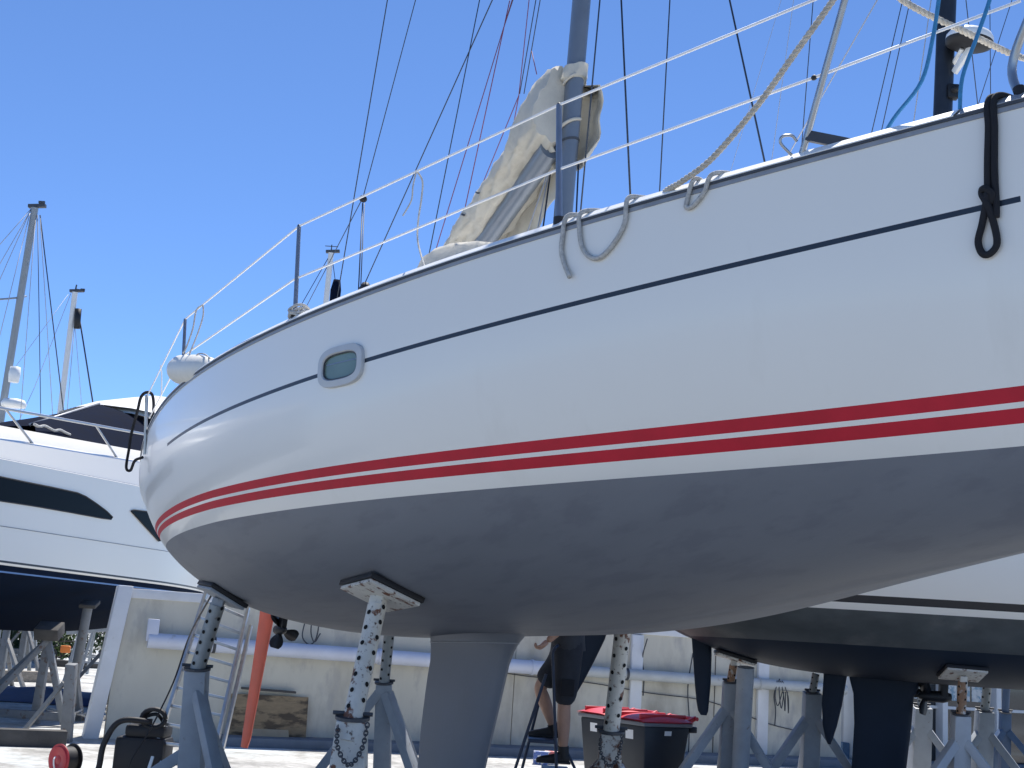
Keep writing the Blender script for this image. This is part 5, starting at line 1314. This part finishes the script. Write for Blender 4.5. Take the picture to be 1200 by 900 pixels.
# timbers on the yard, tarp, bicycle, shrubs
def timber_bar(px0, py0, px1, py1, w_, h_, lb, mtl=timber):
    a, b = gnd(px0, py0), gnd(px1, py1); a.z = b.z = h_ / 2 + .004
    mb = MB(); mb.bar(a, b, w_, h_); tag(mb.build('timber_beam', mtl, None, bevel=.008), lb, 'timber')
timber_bar(-60, 872, 76, 876, .25, .20, 'long dark timber beam on the concrete beside the cable reel', timberd)
timber_bar(-40, 797, 60, 800, .4, .25, 'long weathered timber beam far across the yard')
timber_bar(-30, 776, 28, 777, .5, .45, 'thick pale timber baulk in the far yard below the shrubs')
timber_bar(62, 781, 140, 785, .3, .2, 'dark timber beam in the far yard beyond the steel prop', timberd)
a = gnd(50, 822); mb = MB(); G = []
for i in range(12):
    G.append([a + V((-3.5 + 6.5 * i / 11, -.9 + 1.8 * j / 7, .02 + .22 * (math.sin(j / 7 * math.pi)) * (1 + .6 * noise.noise(V((i * .8, j * .7, 0)))))) for j in range(8)])
mb.grid(G); tag(mb.build('tarpaulin', tarpb, None, smooth=True), 'crumpled dark blue tarpaulin on the ground under the motor yacht', 'tarpaulin')
# bicycle
bq = gnd(72, 784); 
bk = thing('bicycle', 'parked bicycle with an orange bag beyond the navy hull', 'bicycle', bq)
bx = V((1, .25, 0)).normalized(); by = V((-bx.y, bx.x, 0))
def bp3(x, z, y=0): return bq + bx * x + by * y + V((0, 0, z))
for x in (-.52, .52):
    mb = MB(); mb.tube([bp3(x + .33 * math.cos(2 * math.pi * j / 28), .35 + .33 * math.sin(2 * math.pi * j / 28)) for j in range(29)], .022, 8); wh = mb.build('wheel', blackr, bk, smooth=True)
    mb = MB()
    for j in range(14): mb.bar(bp3(x, .35), bp3(x + .32 * math.cos(2 * math.pi * j / 14), .35 + .32 * math.sin(2 * math.pi * j / 14)), .005, .005)
    mb.build('spokes', steel, wh)
mb = MB()
for a, b in (((-.52, .35), (-.05, .35)), ((-.52, .35), (-.18, .82)), ((-.05, .35), (-.18, .92)), ((-.05, .35), (.36, .82)), ((-.18, .82), (.36, .85)), ((.52, .35), (.36, 1.0))):
    mb.cyl(bp3(*a), bp3(*b), .018, n=8)
mb.build('frame', blackr, bk, smooth=True, angle=R(40))
mb = MB(); mb.box(bp3(-.2, .95), (.26, .13, .06)); mb.build('saddle', blackr, bk, bevel=.02)
mb = MB(); mb.tube([bp3(.32, 1.02, -.28), bp3(.36, 1.02), bp3(.32, 1.02, .28)], .015, 8); mb.build('handlebar', blackr, bk, smooth=True)
mb = MB(); mb.box(bp3(.05, .60, -.08), (.30, .14, .22)); mb.build('bag', orangep, bk, bevel=.04)
# shrubs: many leaf faces round a few stems
def shrub(c, w_, h_, n, lb, mtl):
    o = thing('shrub', lb, 'shrub', c, 'shrubs across the yard')
    mb = MB(); lf = MB()
    for k in range(9):
        a = rnd.random() * 6.28; tip = c + V((math.cos(a) * w_ * .4 * rnd.random(), math.sin(a) * w_ * .4 * rnd.random(), h_ * (.6 + .35 * rnd.random()))); mb.tube([c, (c + tip) / 2 + V((0, 0, .1)), tip], [.03, .02, .008], 5)
    mb.build('stems', timberd, o)
    for k in range(n):
        t = rnd.random() ** .6; a = rnd.random() * 6.28; ph = math.acos(rnd.uniform(-.2, 1))
        rad = .55 + .5 * t * (.7 + .6 * noise.noise(V((a, ph * 2, c.x))))
        p = c + V((math.cos(a) * math.sin(ph) * w_ / 2 * rad, math.sin(a) * math.sin(ph) * w_ / 2 * rad, h_ * (.12 + .8 * math.cos(ph) * rad * .95) + .1))
        d = V((rnd.gauss(0, 1), rnd.gauss(0, 1), rnd.gauss(.3, 1))).normalized(); x = d.cross(V((.3, .2, 1))).normalized(); l_ = .10 + .12 * rnd.random()
        lf.add([p - x * l_ * .35, p - d * l_, p + x * l_ * .35, p + d * l_], [(0, 1, 2, 3)])
    lf.build('foliage', mtl, o, fix=False)
shrub(gnd(38, 772), 3.4, 1.7, 1500, 'light green bushy shrub across the yard behind the boat stand', leafm)
shrub(gnd(95, 768), 4.5, 1.9, 1500, 'dark green shrub across the yard behind the bicycle', leafd)
shrub(gnd(-45, 770), 5., 2.2, 1500, 'wide dark green shrub at the far end of the timber baulk', leafd)
# heap of hose and cord by the pier foot
hp_ = gnd(98, 846); mb = MB()
for k in range(7):
    cc = hp_ + V((rnd.uniform(-.35, .35), rnd.uniform(-.3, .3), .04 + .03 * k)); ra = rnd.uniform(.12, .28)
    mb.tube([cc + V((math.cos(2 * math.pi * j / 16) * ra, math.sin(2 * math.pi * j / 16) * ra * .8, .03 * math.sin(j + k))) for j in range(17)], .016, 6)
tag(mb.build('hose_heap', ropew, None, smooth=True), 'loose heap of pale hose on the concrete beside the pier foot', 'hose')
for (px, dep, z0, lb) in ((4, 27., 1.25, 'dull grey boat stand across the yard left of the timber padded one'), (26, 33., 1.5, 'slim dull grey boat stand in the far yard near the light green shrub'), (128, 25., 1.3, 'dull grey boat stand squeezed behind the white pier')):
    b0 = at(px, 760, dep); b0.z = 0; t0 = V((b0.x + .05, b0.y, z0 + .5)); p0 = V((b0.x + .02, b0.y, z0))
    stand(lb, t0, p0, b0, V((.1, -.2, 1)), (1, 0, 0), .05, (standsh, standsh, standsh), (.12, .15), [(R(200), .8, .85, .08), (R(-30), .8, .85, .08), (R(90), .8, .85, .08)], nh=0)
# light trestles in the far yard
for (px, py, lb) in ((12, 790, 'grey steel trestle beyond the timber beam with a sloping top'), (122, 792, 'grey steel trestle leaning among others past the bicycle'), (108, 800, 'small grey steel trestle close behind the white pier')):
    c = gnd(px, py); o = thing('trestle', lb, 'trestle', c, 'trestles across the yard')
    for s_ in (-1, 1):
        for e in (-1, 1):
            mb = MB(); mb.bar(c + V((s_ * .6, e * .35, 0)), c + V((s_ * .45, e * .05, 1.25)), .07, .07); mb.build('leg', standg, o)
    mb = MB(); mb.bar(c + V((-.8, 0, 1.18)), c + V((.8, 0, 1.42)), .09, .09); mb.build('top_bar', standg, o)
    mb = MB(); mb.bar(c + V((-.55, -.25, .5)), c + V((.55, -.25, .5)), .05, .05); mb.build('stretcher', standg, o)

# ================================================================== FAR SAILBOATS (masts over the motor yacht and the deck)
def far_boat(top_px, low_px, dep, rad, mtl, label, extra, wires, blen=10., head=(1, .3)):
    T = at(*top_px, dep); Lw = at(*low_px, dep); base = Lw + (Lw - T) * ((Lw.z - .9) / (T.z - Lw.z)); hz = .6
    hd = V((head[0], head[1], 0)).normalized(); prt = V((-hd.y, hd.x, 0))
    O = V((base.x, base.y, 1.9)) - hd * blen * .55
    H = Hull(blen, [0, .2, .5, .8, 1], [1.0, 1.45, 1.6, .95, .03], [0, .5, 1], [.95, .95, 1.3], [0, .25, .5, .8, 1], [.2, -.3, -.45, -.25, .3], [3.2, 3.6, 2.4], [2, 2.1, 1.6], O, hd, prt)
    o = thing('far_sailboat', label, 'sailboat', mtx=H.M, group=None)
    H.make(o, [('bottom', navyb, H.zk, lambda u: max(.05, H.zk(u) + .01), 8, 0, 1), ('topsides', gel2, lambda u: max(.05, H.zk(u) + .01), H.zs, 6, 0, 1)], ns=30)
    mb = MB(); mb.grid([[V((u * blen, k * (H.b(u) - .01), H.zs(u) - .01)) for k in (-1, 0, 1)] for u in np.linspace(0, 1, 20)]); mb.build('deck', deckw, o, world=False)
    mb = MB(); mb.bar(H.wld(blen * .5, 0, -.4), V((H.wld(blen * .5, 0, 0).x, H.wld(blen * .5, 0, 0).y, .1)), .12, 1.0, up=hd); mb.build('keel', navyb, o)
    Tm = base + (T - base)
    mb = MB(); mb.tube([base, T], [rad, rad * .85], 14); ms_ = mb.build('mast', mtl, o, smooth=True, angle=R(40))
    mb = MB(); mb.bar(T + V((-rad * 1.6, 0, .02)), T + V((rad * 2.6, 0, .06)), rad * 1.2, rad * .8); mb.build('masthead', rubs, ms_)
    for a, da, b, db, r_, mt_ in wires:
        mb = MB(); mb.tube([at(*a, da), at(*b, db)], r_, 5); mb.build('stay', mt_, o, smooth=True)
    extra(o, T, base)
def ex1(o, T, base):
    d = 34; mb = MB(); mb.bar(at(21, 349, d), at(-14, 352, d - .5), .08, .04); mb.build('spreader', masta, o)
    mb = MB(); mb.bar(at(21, 349, d), at(30, 347, d + 1.5), .08, .04); mb.build('spreader', masta, o)
    q = at(17, 439, d - .3); mb = MB(); mb.lathe([(0, -.22), (.13, -.2), (.15, 0), (.13, .2), (0, .22)], q, (0, 0, 1), 14); mb.build('radar_reflector', deckw, o, smooth=True)
    q = at(16, 474, d - .5); mb = MB(); mb.lathe([(0, -.07), (.3, -.06), (.32, .02), (.26, .12), (0, .16)], q, (0, 0, 1), 18); mb.build('radome', deckw, o, smooth=True)
    q = at(49, 237, d); mb = MB(); mb.bar(T, q, .03, .03); mb.box(q, (.16, .05, .06)); mb.build('wind_vane', rubs, o)
far_boat((41, 243), (3, 478), 34, .105, masta, 'far sailboat with a tall weathered alloy mast and radar behind the motor yacht', ex1,
         [((38, 243), 34, (-12, 300), 33, .010, wirel), ((37, 245), 34, (-18, 340), 33, .010, wirel), ((36, 246), 34, (-30, 395), 33, .010, wirel), ((44, 252), 34, (48, 500), 33, .011, wire), ((47, 252), 34, (76, 495), 35, .016, wire), ((47, 255), 34, (62, 490), 34, .010, wirel), ((42, 250), 34, (23, 500), 33, .010, wirel), ((35, 250), 34, (-8, 425), 32, .010, wirel)], 10, (-.3, 1))
def ex2(o, T, base):
    d = 44; q = at(97, 340, d); mb = MB(); mb.bar(T, T + V((.02, 0, .25)), .04, .04); mb.bar(T + V((0, 0, .1)), q, .03, .03); mb.box(q, (.14, .05, .1)); mb.build('wind_vane', rubs, o)
    mb = MB(); mb.tube([at(92, 362, d), at(90, 385, d - .1)], .11, 8); mb.build('masthead_fitting', bronze, o, smooth=True)
far_boat((88, 342), (70, 488), 44, .11, mastw, 'far sailboat with a short pale mast and dark furled forestay', ex2,
         [((92, 365), 44, (111, 485), 44, .028, wire), ((83, 344), 44, (40, 455), 43, .010, wirel), ((40, 455), 43, (10, 520), 43, .010, wirel), ((88, 375), 44, (77, 500), 43, .012, wirel), ((86, 360), 44, (97, 490), 44, .010, wirel), ((80, 345), 44, (5, 448), 42, .009, wirel)], 10, (-.2, 1))
def ex3(o, T, base):
    mb = MB(); mb.bar(T, T + V((0, 0, .25)), .03, .03); mb.bar(T + V((-.2, 0, .2)), T + V((.2, 0, .2)), .02, .02); mb.build('wind_vane', rubs, o)
far_boat((388, 296), (382, 355), 40, .10, mastw, 'far sailboat whose pale masthead shows above the yacht deck', ex3, [((386, 300), 40, (340, 380), 39, .012, wire), ((389, 300), 40, (396, 352), 40, .012, wire)], 10, (-.2, 1))
for q in list(bpy.data.objects):
    if q.type == 'MESH' and not q.data.materials: print('NOMAT', q.name)
